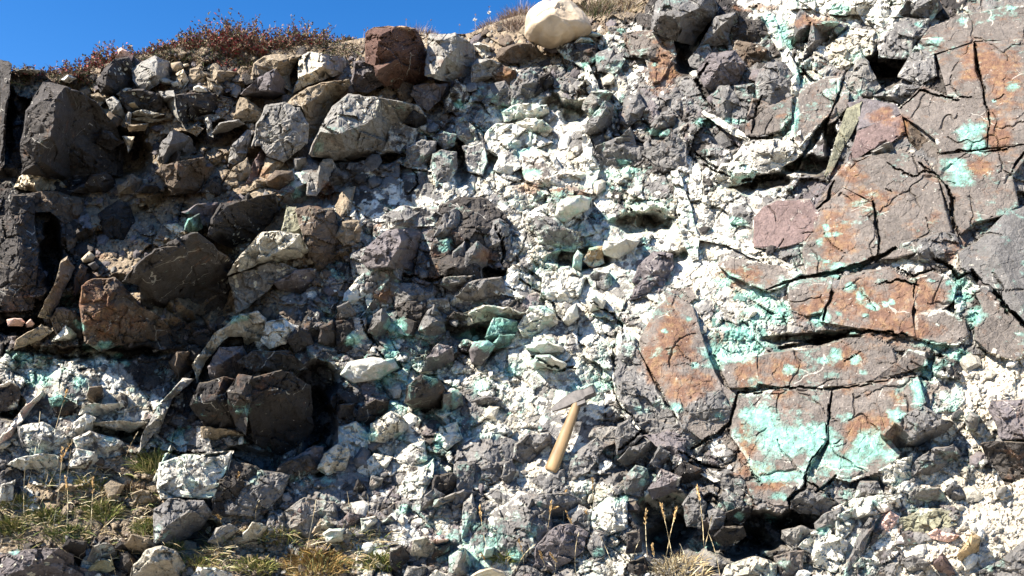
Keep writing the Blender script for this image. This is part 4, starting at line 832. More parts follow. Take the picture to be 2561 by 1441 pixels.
for (dy, dz, xs) in ((.06, .004, 1), (.14, .0, 1.01), (.3, .02, 1.02), (.6, .05, 1.05), (1.5, .1, 1.2), (5, .25, 2), (20, .6, 5), (80, 1.5, 18)):
    q = b1.copy(); q[:, 0] *= xs; q[:, 1] += dy; q[:, 2] = q[:, 2] * (1 if dy < .8 else 0) + (0 if dy < .8 else q[:, 2].mean() * .5 + q[:, 2] * .5) + dz; top.append(q)
VV = np.concatenate([np.array(low), V0, np.array(top)], 0)
def padc(a, n0, n1): return np.concatenate([np.repeat(a[:1], n0, 0), a, np.repeat(a[-1:], n1, 0)], 0)
CC = np.concatenate([np.maximum(GC, 0), np.clip(cr_, 0, 1)[..., None]], -1); MM = masks(GX, GY)
CC = padc(CC, len(low), len(top)); MM = padc(MM, len(low), len(top))
soilc = np.array([.22, .17, .12, 0.]); CC[:4] = soilc; CC[-6:] = np.array([.16, .13, .07, 0.]); MM[:4] = 0; MM[-6:] = 0
nr, nc = VV.shape[:2]
idx = np.arange(nr * nc).reshape(nr, nc)
Fq = np.stack([idx[:-1, :-1], idx[:-1, 1:], idx[1:, 1:], idx[1:, :-1]], -1).reshape(-1, 4)
face = mesh('rock_face', VV.reshape(-1, 3), Fq, ROCK, colr=CC.reshape(-1, 4), mask=MM.reshape(-1, 4), kind='structure')
face['label'] = 'weathered bank of dark rock, white crust and copper green stains'

# ---------------------------------------------------------------- stones
def stone_mesh(st, seed, step=4.6):
    o = st['out'].copy(); inn = st['inn'].copy(); o[:, 2] /= 100
    if len(inn): inn[:, 2] /= 100
    rs = random.Random(seed)
    cen = o[:, :2].mean(0); size = math.sqrt(max(10, 0.5 * abs(np.dot(o[:, 0], np.roll(o[:, 1], 1)) - np.dot(o[:, 1], np.roll(o[:, 0], 1)))))
    kc0 = CH[int(klass(np.array([cen[0]]), np.array([cen[1]]), False)[0])]; slab = st['name'] == 'slab'
    if not st['lab'] and st['name'] is None and kc0 in 'gmwt':
        o[:, 2] *= .85
        if len(inn): inn[:, 2] *= .85
    if slab: o[:, 2] = .07 + (o[:, 2] - .07) * .4
    lc = st.get('lc', 0.0); o[:, 2] += lc
    if cen[0] < 900 and cen[1] < 1150 and not st['o'] and size > 22 and st['c'] not in 'FLCWYT':   # blocks of the left half lean, their faces turned to the right
        kt = .30 if st['inn'].shape[0] == 0 else .16
        o[:, 2] -= kt * .0019 * ((o[:, 0] - cen[0]) + .6 * (o[:, 1] - cen[1]))
        if len(inn): inn[:, 2] -= kt * .0019 * ((inn[:, 0] - cen[0]) + .6 * (inn[:, 1] - cen[1]))
    if len(inn): inn[:, 2] += lc
    n = len(o)
    grow = 0 if st['o'] else 3.0 if slab else (5.0 if not st['lab'] else 2.5)
    o[:, :2] = cen + (o[:, :2] - cen) * (1 + 2 * grow / max(size, 12))
    bev = .004 if slab else (.006 + size * .00004)
    ins = (3.0 if slab else 3.5) * 2 / max(size, 14)
    if st['o']: bev, ins = .02, min(.3, 14 / max(size, 14))
    ring = o.copy(); ring[:, :2] = cen + (o[:, :2] - cen) * np.array([[1 - ins * rs.uniform(.3, 1.5)] for _ in range(n)])
    outer = o.copy(); outer[:, 2] -= np.array([bev * rs.uniform(.2, 2.0) for _ in range(n)])
    pts = np.concatenate([outer, ring, inn]) if len(inn) else np.concatenate([outer, ring])
    if not len(inn) and n >= 5 and not slab:            # an off-centre broken ridge
        th = rs.uniform(-.9, .5); L_ = size * rs.uniform(.12, .26); q0 = cen + np.array([rs.uniform(-.15, .12), rs.uniform(-.15, .1)]) * size; up = size * .00022 + .004
        for sg in (-1, 1):
            c3 = np.array([[q0[0] + sg * math.cos(th) * L_, q0[1] + sg * math.sin(th) * L_, ring[:, 2].mean() + up * rs.uniform(.1, 1.8)]])
            if inpoly(c3[:, 0], c3[:, 1], [tuple(q[:2]) for q in ring]).all(): pts = np.concatenate([pts, c3])
    E = [(i, (i + 1) % n) for i in range(n)]
    vs2, _, fs, ov, _, _ = delaunay_2d_cdt([Vector(p[:2]) for p in pts], E, [list(range(n))], 1, 1e-4)
    v2 = np.array([[v.x, v.y] for v in vs2]); h = np.zeros(len(v2))
    for i, q in enumerate(ov):
        h[i] = pts[q[0], 2] if len(q) else pts[np.argmin(((pts[:, :2] - v2[i]) ** 2).sum(1)), 2]
    # break long triangles: split edges, add inner points, keep the creases
    g = max(16, min(34, size / 4)); P2 = [tuple(v) for v in v2]; PH = list(h); E2 = []; done = set()
    for f in fs:
        for k in range(len(f)):
            a, b = f[k], f[(k + 1) % len(f)]
            if (min(a, b), max(a, b)) in done: continue
            done.add((min(a, b), max(a, b))); ns = max(1, int(np.hypot(*(v2[a] - v2[b])) / g)); prev = a
            for s_ in range(1, ns + 1):
                if s_ == ns: cur = b
                else:
                    t_ = s_ / ns; cur = len(P2); P2.append(tuple(v2[a] * (1 - t_) + v2[b] * t_)); PH.append(h[a] * (1 - t_) + h[b] * t_)
                E2.append((prev, cur)); prev = cur
    A2 = np.array(P2)
    for f in fs:
        for k in range(1, len(f) - 1):
            a, b, c_ = v2[f[0]], v2[f[k]], v2[f[k + 1]]; ha, hb_, hc = h[f[0]], h[f[k]], h[f[k + 1]]
            x0, y0 = np.minimum(np.minimum(a, b), c_); x1, y1 = np.maximum(np.maximum(a, b), c_)
            gx, gy = np.meshgrid(np.arange(math.ceil(x0 / g), x1 / g), np.arange(math.ceil(y0 / g), y1 / g)); gx = (gx + .5 * (gy % 2)).ravel() * g; gy = gy.ravel() * g
            if not len(gx): continue
            D = (b[1] - c_[1]) * (a[0] - c_[0]) + (c_[0] - b[0]) * (a[1] - c_[1])
            if abs(D) < 1e-6: continue
            l0 = ((b[1] - c_[1]) * (gx - c_[0]) + (c_[0] - b[0]) * (gy - c_[1])) / D; l1 = ((c_[1] - a[1]) * (gx - c_[0]) + (a[0] - c_[0]) * (gy - c_[1])) / D; l2 = 1 - l0 - l1
            ok_ = (l0 > .02) & (l1 > .02) & (l2 > .02)
            for x_, y_, h_ in zip(gx[ok_], gy[ok_], (l0 * ha + l1 * hb_ + l2 * hc)[ok_]):
                if ((A2[:, 0] - x_) ** 2 + (A2[:, 1] - y_) ** 2).min() > (g * .35) ** 2: P2.append((x_, y_)); PH.append(h_)
    if len(P2) > len(v2):
        vs2, _, fs2, ov, _, _ = delaunay_2d_cdt([Vector(p_) for p_ in P2], E2, [], 0, 1e-4)
        v3 = np.array([[v.x, v.y] for v in vs2]); h3 = np.array([PH[q_[0]] if len(q_) else 0. for q_ in ov])
        bl = [q_[0] if len(q_) else -1 for q_ in ov]; A_, B_ = [], []
        # keep faces whose centre lies in the first triangulation
        ctr = np.array([v3[list(f)].mean(0) for f in fs2]); keep = np.zeros(len(ctr), bool)
        for f in fs: keep |= inpoly(ctr[:, 0], ctr[:, 1], v2[list(f)])
        v2, h, fs = v3, h3, [f for f, k_ in zip(fs2, keep) if k_]
    # even lattice in every triangle
    tri = []
    for f in fs:
        for k in range(1, len(f) - 1): tri.append((f[0], f[k], f[k + 1]))
    tri = np.array(tri); L = 0
    for a, b in ((0, 1), (1, 2), (2, 0)): L = max(L, np.percentile(np.hypot(*(v2[tri[:, a]] - v2[tri[:, b]]).T), 75))
    N = int(np.clip(round(L / (step if not slab else 3.4)), 2, 30))
    bi, bj = np.meshgrid(np.arange(N + 1), np.arange(N + 1), indexing='ij'); ok = bi + bj <= N; bi = bi[ok]; bj = bj[ok]
    lid = -np.ones((N + 1, N + 1), int); lid[bi, bj] = np.arange(len(bi))
    w1 = bi / N; w2 = bj / N; w0 = 1 - w1 - w2
    A, B, C = v2[tri[:, 0]], v2[tri[:, 1]], v2[tri[:, 2]]
    X = A[:, None] * w0[None, :, None] + B[:, None] * w1[None, :, None] + C[:, None] * w2[None, :, None]
    Hh = h[tri[:, 0]][:, None] * w0 + h[tri[:, 1]][:, None] * w1 + h[tri[:, 2]][:, None] * w2
    key = np.round(X * 50).astype(np.int64); kk = (key[..., 0] * 10000019 + key[..., 1]).ravel()
    u, first, inv = np.unique(kk, return_index=True, return_inverse=True)
    XY = X.reshape(-1, 2)[first]; H = Hh.ravel()[first]
    lt = []
    for i in range(N):
        for j in range(N - i):
            lt.append((lid[i, j], lid[i + 1, j], lid[i, j + 1]))
            if i + j < N - 1: lt.append((lid[i + 1, j], lid[i + 1, j + 1], lid[i, j + 1]))
    lt = np.array(lt); off = (np.arange(len(tri)) * len(bi))[:, None, None]
    Fc = inv.ravel()[(lt[None] + off).reshape(-1, 3)]
    bad = (Fc[:, 0] == Fc[:, 1]) | (Fc[:, 1] == Fc[:, 2]) | (Fc[:, 0] == Fc[:, 2]); Fc = Fc[~bad]
    # boundary
    e = np.concatenate([Fc[:, [0, 1]], Fc[:, [1, 2]], Fc[:, [2, 0]]]); es = np.sort(e, 1); ek = es[:, 0].astype(np.int64) * 10000000 + es[:, 1]
    uu, cnt = np.unique(ek, return_counts=True); be = e[np.isin(ek, uu[cnt == 1])]
    bv = np.unique(be)
    if st['o']:
        nbr = np.concatenate([Fc[:, [0, 1]], Fc[:, [1, 2]], Fc[:, [2, 0]], Fc[:, [1, 0]], Fc[:, [2, 1]], Fc[:, [0, 2]]])
        deg = np.bincount(nbr[:, 0], minlength=len(H)); isb = np.zeros(len(H), bool); isb[bv] = True
        H[~isb] += .25 * (H.max() - H.min())
        XYs = XY.copy()
        for _ in range(max(3, N)):
            Hn = np.bincount(nbr[:, 0], weights=H[nbr[:, 1]], minlength=len(H)) / np.maximum(deg, 1); H = np.where(isb, H * .9 + Hn * .1, H * .3 + Hn * .7)
    # ragged outline and broken surface
    px, py = XY[:, 0], XY[:, 1]; sx = rs.uniform(0, 999)
    wob = 1.0 if not st['o'] else .5
    dx = wob * (4.2 * fbm(px + sx, py, 26, 11, 3) + .9 * fbm(px, py + sx, 8, 15, 2)); dy = wob * (4.2 * fbm(px, py + sx, 26, 12, 3) + .9 * fbm(px + sx, py, 8, 16, 2))
    if st['name'] == 'slab': dx *= .55; dy *= .55
    XY = XY + np.stack([dx, dy], 1); px, py = XY[:, 0], XY[:, 1]
    rough = {0: 1.0}.get(0) * (.35 if st['name'] == 'slab' else .5 if st['o'] else 1.0) * (1.6 if st['c'] in 'WFC' and not st['o'] else 1)
    f1, f2, ci, cj, du, dv, _, _ = voro(px + sx, py * 1.2 + px * .2, 30, 500); th = 6.283 * hsh(ci, cj, 501)
    chip = (np.cos(th) * du + np.sin(th) * dv) * .010 * (hsh(ci, cj, 502) < .6) - .004 * (np.clip((f2 - f1) / .1, 0, 1) < 1) * (hsh(ci, cj, 503) < .5)
    if size > 55 and not slab and not st['o']:
        s1 = size * .42; f1, f2, ci, cj, du, dv, _, _ = voro(px + sx + 8 * fbm(px, py, 40, 8, 2), py * 1.1 - px * .35, s1, 530); th = 6.283 * hsh(ci, cj, 531)
        chip = chip + ((np.cos(th) * du + np.sin(th) * dv) * .42 + (hsh(ci, cj, 533) - .5) * .12) * s1 * .0009
    f1, f2, ci, cj, du, dv, _, _ = voro(px + sx, py, 13, 510); th = 6.283 * hsh(ci, cj, 511)
    chip = chip + (np.cos(th) * du + np.sin(th) * dv) * .0045
    H = H + rough * (.006 * fbm(px, py, 40, 21, 4) + chip * 1.1 + .0022 * fbm(px, py, 10, 23, 2))
    if st['name'] == 'slab' or size > 110:
        f1, f2, *_r = voro(px + 25 * fbm(px, py, 60, 33, 3), py + 25 * fbm(px, py, 60, 35, 3), 120, 520)
        gate = fbm(px, py, 90, 37, 2) > -.06
        H = H - .014 * np.clip(1 - (f2 - f1) * 120 / 5, 0, 1) * gate
    H = H - cracks(px, py)
    # side walls
    nb = len(bv); remap = -np.ones(len(H), int); remap[bv] = np.arange(nb) + len(H)
    a, b = be[:, 0], be[:, 1]
    F = np.concatenate([Fc, np.stack([b, a, remap[a]], 1), np.stack([b, remap[a], remap[b]], 1)])
    Wd = P(px, py, H); lo = P(px[bv], py[bv], H[bv]); dep = .06
    lo2 = lo.copy(); cdir = lo.mean(0) - np.array(CAM); cdir = cdir / cdir[1]; lo2 = lo2 + cdir[None] * np.maximum(.05, (H[bv] - lc + .07))[:, None]   # the stone's own long axis, into the bank; 
    c2 = lo2.mean(0); lo2[:, 0] = c2[0] + (lo2[:, 0] - c2[0]) * .97; lo2[:, 2] = c2[2] + (lo2[:, 2] - c2[2]) * .97
    Vw = np.concatenate([Wd, lo2]); pxx = np.concatenate([px, px[bv]]); pyy = np.concatenate([py, py[bv]])
    base = np.array(PAL[st['c']]) * rs.uniform(.88, 1.14)
    var = 1 + .16 * fbm(pxx + sx, pyy, 50, 25, 3) + .12 * (hsh(np.floor(ci), np.floor(cj), 3)[np.concatenate([np.arange(len(px)), bv])] - .5)
    cc = np.concatenate([base[None] * var[:, None], np.zeros((len(pxx), 1))], 1)
    if st['c'] == 'R':
        t = np.clip((48 - pyy + 24) / 12 + .0 + .8 * fbm(pxx, pyy, 20, 5, 2), 0, 1)[:, None]; cc[:, :3] = cc[:, :3] * (1 - t) + np.array([[.5, .33, .2]]) * t
    cr = st['cru'] if st['cru'] is not None else {'W': .6, 'C': .3, 'F': .35, 'S': .14}.get(st['c'], .08)
    cc[:, 3] = np.clip(cr + .22 * fbm(pxx, pyy, 60, 27, 3), 0, 1)
    mk = masks(pxx, pyy, False)
    dist = np.full(len(pxx), 99.)
    oo = st['out']
    for i in range(n):
        a0 = oo[i, :2]; b0_ = oo[(i + 1) % n, :2]; ab = b0_ - a0; t_ = np.clip(((pxx - a0[0]) * ab[0] + (pyy - a0[1]) * ab[1]) / max(1e-6, ab @ ab), 0, 1)
        dist = np.minimum(dist, np.hypot(pxx - a0[0] - t_ * ab[0], pyy - a0[1] - t_ * ab[1]))
    kc = CH[int(klass(np.array([cen[0]]), np.array([cen[1]]), False)[0])]
    rimf = np.exp(-dist / 9) * (1 if kc in 'mwtp' else .4 if kc in 'rg' else 0) * (0 if st['lab'] and kc != 'm' else 1) * (.5 + .8 * fbm(pxx, pyy, 50, 29, 2))
    cc[:, 3] = np.clip(cc[:, 3] + .75 * np.clip(rimf, 0, 1), 0, 1)
    ext = {'S': (.26, .24), 'G': (.25, .1), 'L': (.27, .12), 'W': (.36, .05), 'F': (.33, .12), 'U': (1.0, .0), 'D': (.1, .12), 'V': (.5, 0)}.get(st['c'], (.0, .12))
    if px.mean() < 880 and st['c'] not in 'UV' and py.mean() < 900: ext = (0, ext[1])
    mk[:, 0] = np.maximum(mk[:, 0], np.clip(ext[0] + (.26 if ext[0] else 0) * fbm(pxx, pyy, 120, 51, 3), 0, 1))
    if cen[0] > 880 or cen[1] > 900: mk[:, 0] = np.clip(mk[:, 0] + .45 * np.clip(rimf, 0, 1), 0, 1)
    mk[:, 1] = np.maximum(mk[:, 1], np.clip(ext[1] + .3 * fbm(pxx, pyy, 160, 61, 3), 0, 1))
    return Vw, F, cc, mk
nst = 0
for i, st in enumerate(STONES):
    Vw, F, cc, mk = stone_mesh(st, i + 11)
    if st['lab']:
        cat = st['cat'] or ('boulder' if 'boulder' in st['lab'] else 'rock' if any(k in st['lab'] for k in ('block', 'slab', 'rock', 'plate')) else 'stone')
        nm = {'boulder': 'boulder', 'rock': 'rock_block', 'stone': 'loose_stone', 'pebble': 'pebble'}[cat]
        org = Vw.min(0) * [0, 0, 1] + Vw.mean(0) * [1, 1, 0]
        mesh(nm, Vw, F, ROCK, colr=cc, mask=mk, smooth=bool(st['o']), label=st['lab'], cat=cat, origin=org)
    else:
        mesh(st['name'] or 'stone', Vw, F, ROCK, parent=face, colr=cc, mask=mk, smooth=bool(st['o'])); nst += 1
print('stones', nst)
# ---------------------------------------------------------------- small stones between the traced ones, joined
OUTS = [st['out'][:, :2] for st in STONES]
def autostones(n, rmin, rmax, name, seed, classes, hk=1.0, avoid=True):
    rs = random.Random(seed); g = np.random.default_rng(seed)
    X = g.uniform(-20, 2580, n * 8); Y = g.uniform(60, 1460, n * 8); K = klass(X, Y)
    pr = np.array([classes.get(c, 0) for c in CH])[K]
    ok = (g.random(n * 8) < pr) & (Y > crest(X) + 8)
    if rmax > 9: ok &= ~((np.abs(X - 1430) < 80) & (Y > 960) & (Y < 1195))
    if avoid:
        for pl in OUTS:
            x0, y0 = pl.min(0); x1, y1 = pl.max(0); m = np.where(ok & (X > x0) & (X < x1) & (Y > y0) & (Y < y1))[0]
            if len(m): ok[m] &= ~inpoly(X[m], Y[m], pl)
    sel = np.where(ok)[0][:n]; HB = ghl(X[sel], Y[sel]); PXs, PYs, HHs, AF, AC = [], [], [], [], []; base = 0
    for x, y, k, hb in zip(X[sel], Y[sel], K[sel], HB):
        r = rmin + (rmax - rmin) * rs.random() ** 2.2; m = rs.randint(5, 7); a0 = rs.uniform(0, 6.28); el = rs.uniform(.5, 1); ra = rs.gauss(.5, .5)
        ang = np.array([a0 + 6.283 * (q + rs.uniform(-.3, .3)) / m for q in range(m)]); rr = np.array([r * rs.uniform(.75, 1.15) for _ in range(m)])
        ox = np.cos(ang) * rr; oy = np.sin(ang) * rr * el; ca, sa = math.cos(ra), math.sin(ra); ox, oy = ox * ca + oy * sa, oy * ca - ox * sa
        hr = hk * r * .0015 * rs.uniform(.5, 1.0); mx = rs.uniform(-.3, .3) * r; my = rs.uniform(-.45, .1) * r; tl = np.array([rs.uniform(.35, .85) for _ in range(m)])
        PXs += [x + ox * 1.02, x + ox * .98, x + ox * .66 + mx * .5, [x + mx]]; PYs += [y + oy * 1.02, y + oy * .98, y + oy * .66 + my * .5, [y + my]]
        HHs += [np.full(m, hb - .015), hb + hr * tl * .7, hb + hr * (tl + .35), [hb + hr * 1.25]]
        for q in range(m):
            q2 = (q + 1) % m
            AF += [(base + q2, base + q, base + m + q), (base + q2, base + m + q, base + m + q2), (base + m + q2, base + m + q, base + 2 * m + q), (base + m + q2, base + 2 * m + q, base + 2 * m + q2), (base + 2 * m + q2, base + 2 * m + q, base + 3 * m)]
        nv = 3 * m + 1; base += nv
        c = np.concatenate([LUT[k, int(rs.random() * 31.99)] * rs.uniform(.7, 1.25), [CRU[k] * rs.uniform(0, 1.2)]]); AC.append(np.tile(c, (nv, 1)))
    PX = np.concatenate(PXs); PY = np.concatenate(PYs); MK = masks(PX, PY, False) * [.8, .8, 0, 1]; MK[:, 0] += np.where(PX > 900, .12, 0); MK[:, 1] += .12
    mesh(name, P(PX, PY, np.concatenate(HHs)), np.array(AF), ROCK, parent=face, colr=np.concatenate(AC), mask=MK, kind='stuff')
autostones(300, 12, 30, 'rubble', 5, dict(s=1, d=.8, g=.25, m=.2, w=.1, t=.2, p=.6, v=.5))
autostones(3600, 3, 11, 'gravel', 6, dict(s=1, d=.5, g=.12, m=.12, w=.08, t=.05, p=.9, v=1, r=.02), avoid=False, hk=1.1)
autostones(5000, 2, 5, 'grit', 8, dict(s=1, d=.2, g=.1, m=.2, w=.2, t=.1, p=1, v=1), avoid=False, hk=1.2)
# ---------------------------------------------------------------- cream boulder on the skyline
def boulder_round():
    c = P1(1388, 62, .16); pxm = (P1(1488, 62, .16) - c).length / 100      # metres per photo pixel there
    import bmesh
    bm = bmesh.new(); bmesh.ops.create_icosphere(bm, subdivisions=6, radius=1)
    co = np.array([v.co[:] for v in bm.verts]); f = np.array([[v.index for v in q.verts] for q in bm.faces]); bm.free()
    # silhouette radius by angle (photo pixels from the centre 1388,62)
    sil = [(1312, 68), (1316, 46), (1336, 20), (1374, 4), (1420, 4), (1447, 28), (1470, 55), (1479, 78), (1436, 96), (1405, 108), (1378, 114), (1347, 104), (1322, 97), (1312, 86)]
    an = np.array([math.atan2(-(y - 62), x - 1388) for x, y in sil]); ra = np.array([math.hypot(x - 1388, y - 62) for x, y in sil])
    o = np.argsort(an); an = an[o]; ra = ra[o]; an = np.concatenate([an - 2 * math.pi, an, an + 2 * math.pi]); ra = np.tile(ra, 3)
    th = np.arctan2(co[:, 2], co[:, 0]); rr = np.interp(th, an, ra) * pxm
    V = co.copy(); V[:, 0] *= rr; V[:, 2] *= rr; V[:, 1] *= 70 * pxm
    n = co
    # big flats and a split
    for (nx, ny, nz, d) in ((-.5, -.8, .35, .80), (.55, -.8, .15, .80), (0, -.9, -.5, .84), (.1, -.45, .9, .86), (-.9, -.3, -.2, .86), (.2, -.98, .3, .85)):
        k = np.array([nx, ny, nz]); k = k / np.linalg.norm(k); s = co @ k
        ex = np.maximum(0, s - d); V -= k[None] * (ex * 70 * pxm * .75)[:, None]
    a = co[:, 0] * 60; b = co[:, 2] * 60; w = fbm(a + co[:, 1] * 30, b, 20, 3, 4)
    crack = np.exp(-((co[:, 2] - .35 * co[:, 0] - .28 + .12 * fbm(a, b, 14, 8, 2)) / .022) ** 2) * (co[:, 1] < -.3) * (co[:, 0] < .35) * (co[:, 0] > -.7) * .35
    crack2 = np.exp(-((co[:, 2] + .9 * co[:, 0] - .55 + .1 * fbm(a, b, 9, 18, 2)) / .05) ** 2) * (co[:, 1] < -.1) * (co[:, 0] > .1) * .5
    V += co * (w * .035 - crack * .22 - crack2 * .10)[:, None] * 60 * pxm
    org = np.array(c) - [0, 0, 55 * pxm]
    V = V + np.array(c)
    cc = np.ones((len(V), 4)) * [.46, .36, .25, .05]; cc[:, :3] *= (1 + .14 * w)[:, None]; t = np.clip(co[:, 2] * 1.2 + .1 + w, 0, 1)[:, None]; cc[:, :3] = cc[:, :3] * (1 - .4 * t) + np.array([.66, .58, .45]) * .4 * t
    cc[:, 3] = .1; mk = np.zeros((len(V), 4)); mk[:, 1] = np.clip(.2 - .3 * co[:, 2], 0, 1)
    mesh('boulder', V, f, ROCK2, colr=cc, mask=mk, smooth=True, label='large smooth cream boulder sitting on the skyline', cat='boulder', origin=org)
ROCK2 = plain('cream_quartzite', (1, 1, 1), .7, scale=14, amp=.28, bump=.6, bd=.02, attr=True)
boulder_round()

# ---------------------------------------------------------------- hammer
STEEL = plain('worn_steel', (.085, .075, .069), .42, .2, 60, .45, .25, .001); WOOD = plain('ash_wood', (.26, .17, .08), .6, 0, 30, .6, .3, .001, (1, 1, .12))
def hloc(px, py, h): return P1(px, py, float(ghl([1440], [1090])[0]) + h)
def loft(secs, name, mat, parent, org, cap=True, sm=False):
    n = len(secs[0]); V = [p - org for s in secs for p in s]; F = []
    for k in range(len(secs) - 1):
        for i in range(n): F.append([k * n + i, k * n + (i + 1) % n, (k + 1) * n + (i + 1) % n, (k + 1) * n + i])
    me = bpy.data.meshes.new(name); F.append(list(range(n))[::-1]); F.append([(len(secs) - 1) * n + i for i in range(n)])
    me.from_pydata([tuple(v) for v in V], [], F); me.materials.append(mat); me.update()
    if sm: me.polygons.foreach_set('use_smooth', [len(p.vertices) == 4 for p in me.polygons])
    o = bpy.data.objects.new(name, me); col.objects.link(o); o.parent = parent; return o
A = hloc(1378, 1176, .036); Bq = hloc(1449, 992, .055)                   # handle butt, eye of the head
ax = (Bq - A).normalized(); nrm = Vector((-.02, -.80, .58)); nrm = (nrm - ax * nrm.dot(ax)).normalized(); sd = ax.cross(nrm).normalized()
HL = (Bq - A).length; u = HL / 200.0                                      # metres per photo pixel on the hammer
ham = empty('hammer', A, 'geologist hammer with wooden handle and steel head lying on the pale rubble', 'hammer')
secs = []
for t, wd in ((-.015, 13.0), (0, 15.5), (.03, 16.8), (.12, 16.4), (.3, 15.4), (.45, 14.6), (.6, 13.2), (.75, 12.0), (.88, 11.4), (.94, 11.4), (1.0, 11.2)):
    c = A + ax * (HL * t) - nrm * 0 + sd * (1.5 * u * math.sin(t * 3)); s = []
    for i in range(20):
        an = 6.2832 * i / 20; s.append(c + sd * (math.cos(an) * wd * u) + nrm * (math.sin(an) * wd * .80 * u))
    secs.append(s)
hd = loft(secs, 'handle', WOOD, ham, A, sm=True)
h0 = hloc(1379, 1023, .048); h1 = hloc(1488, 976, .070)                   # chisel tip, striking face
hx = (h1 - h0).normalized(); hn = (nrm - hx * nrm.dot(hx)).normalized(); hy = hx.cross(hn).normalized()
if hy.dot(ax) < 0: hy = -hy
def box(c, wy, wn, ch=.25):
    q = []
    for sy, sn in ((1, 1 - ch), (1 - ch, 1), (-1 + ch, 1), (-1, 1 - ch), (-1, -1 + ch), (-1 + ch, -1), (1 - ch, -1), (1, -1 + ch)): q.append(c + hy * (sy * wy * u) + hn * (sn * wn * u))
    return q
HLn = (h1 - h0).length
prof = [(0, 4.5, 3.0, .1, -3), (.1, 8, 4.2, .1, -2), (.3, 12.5, 7.5, .08, 0), (.5, 14.5, 11, .08, 1.5), (.60, 15, 12.5, .08, 1), (.62, 14.5, 13, .1, 1), (.72, 14, 13, .12, 0), (.78, 12.5, 12.5, .3, 0), (.93, 13, 13, .3, 0), (.975, 12.6, 12.6, .3, 0), (1, 10.5, 10.5, .35, 0)]
loft([box(h0 + hx * (HLn * t) + hy * (bow * u), wy, wn, ch) for t, wy, wn, ch, bow in prof], 'head', STEEL, ham, A)
cen_ = h0 + hx * (HLn * .62); loft([box(cen_ - hy * (24 * u) , 0, 0)] if False else [[cen_ - hy * (dd * u) + hx * (sx * u * ww) + hn * (sn * u * 10.5) for sx, sn in ((1, 1), (-1, 1), (-1, -1), (1, -1))] for dd, ww in ((12, 15), (22, 13.5), (23, 12.5))], 'eye_socket', STEEL, ham, A)

# ---------------------------------------------------------------- plants
class MB:
    def __init__(s): s.v = []; s.f = []; s.c = []
    def blade(s, p, d, L, w, curve, c, seg=3, rs=rnd):
        d = d.normalized(); side = d.cross(Vector((rs.uniform(-1, 1), rs.uniform(-1, 1), rs.uniform(-.3, .3)))); side = side.normalized() if side.length > 1e-3 else Vector((1, 0, 0))
        b = len(s.v); q = p.copy()
        for k in range(seg + 1):
            t = k / seg; ww = w * (1 - t) ** .7 * .5 + w * .04
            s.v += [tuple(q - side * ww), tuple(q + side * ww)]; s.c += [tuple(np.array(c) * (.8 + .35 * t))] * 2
            d = (d + curve * (1.0 / seg)).normalized(); q = q + d * (L / seg)
        for k in range(seg): s.f.append((b + 2 * k, b + 2 * k + 1, b + 2 * k + 3, b + 2 * k + 2))
        return q
    def leaf(s, p, d, L, w, c, rs=rnd):
        d = d.normalized(); a = Vector((rs.gauss(0, 1), rs.gauss(0, 1), rs.gauss(0, 1))); side = d.cross(a).normalized(); up = d.cross(side)
        b = len(s.v); s.v += [tuple(p), tuple(p + d * L * .5 + side * w * .5 + up * w * .12), tuple(p + d * L), tuple(p + d * L * .5 - side * w * .5 + up * w * .12)]
        s.c += [tuple(c)] * 4; s.f.append((b, b + 1, b + 2, b + 3))
    def build(s, name, parent=None, **kw):
        if not s.v: return
        org = kw.pop('origin', None)
        V = np.array(s.v)
        if parent is not None: V = V - np.array(parent.location)
        return mesh(name, V, np.array(s.f), PLANT, parent=parent, colr=np.array(s.c), origin=org, **kw)
def gp(px, py, up=0.): 
    """point on the finished face"""
    return P1(px, py, float(ghl([px], [py])[0]) + up)
def cp(px, back=0.05, up=0.0):
    y = float(crest(np.array([px]))[0]); v = P1(px, y + 4, float(ghl([px], [y + 4])[0])); v.y += back; v.z += up; return v
REDS = [(.30, .025, .03), (.22, .02, .03), (.16, .02, .02), (.34, .07, .05)]; BRNS = [(.16, .09, .055), (.22, .14, .08), (.10, .06, .04), (.28, .20, .13)]; GRN = [(.07, .085, .02), (.11, .12, .03), (.05, .06, .02)]
STRW = [(.52, .42, .24), (.42, .32, .17), (.60, .52, .34), (.35, .25, .12)]
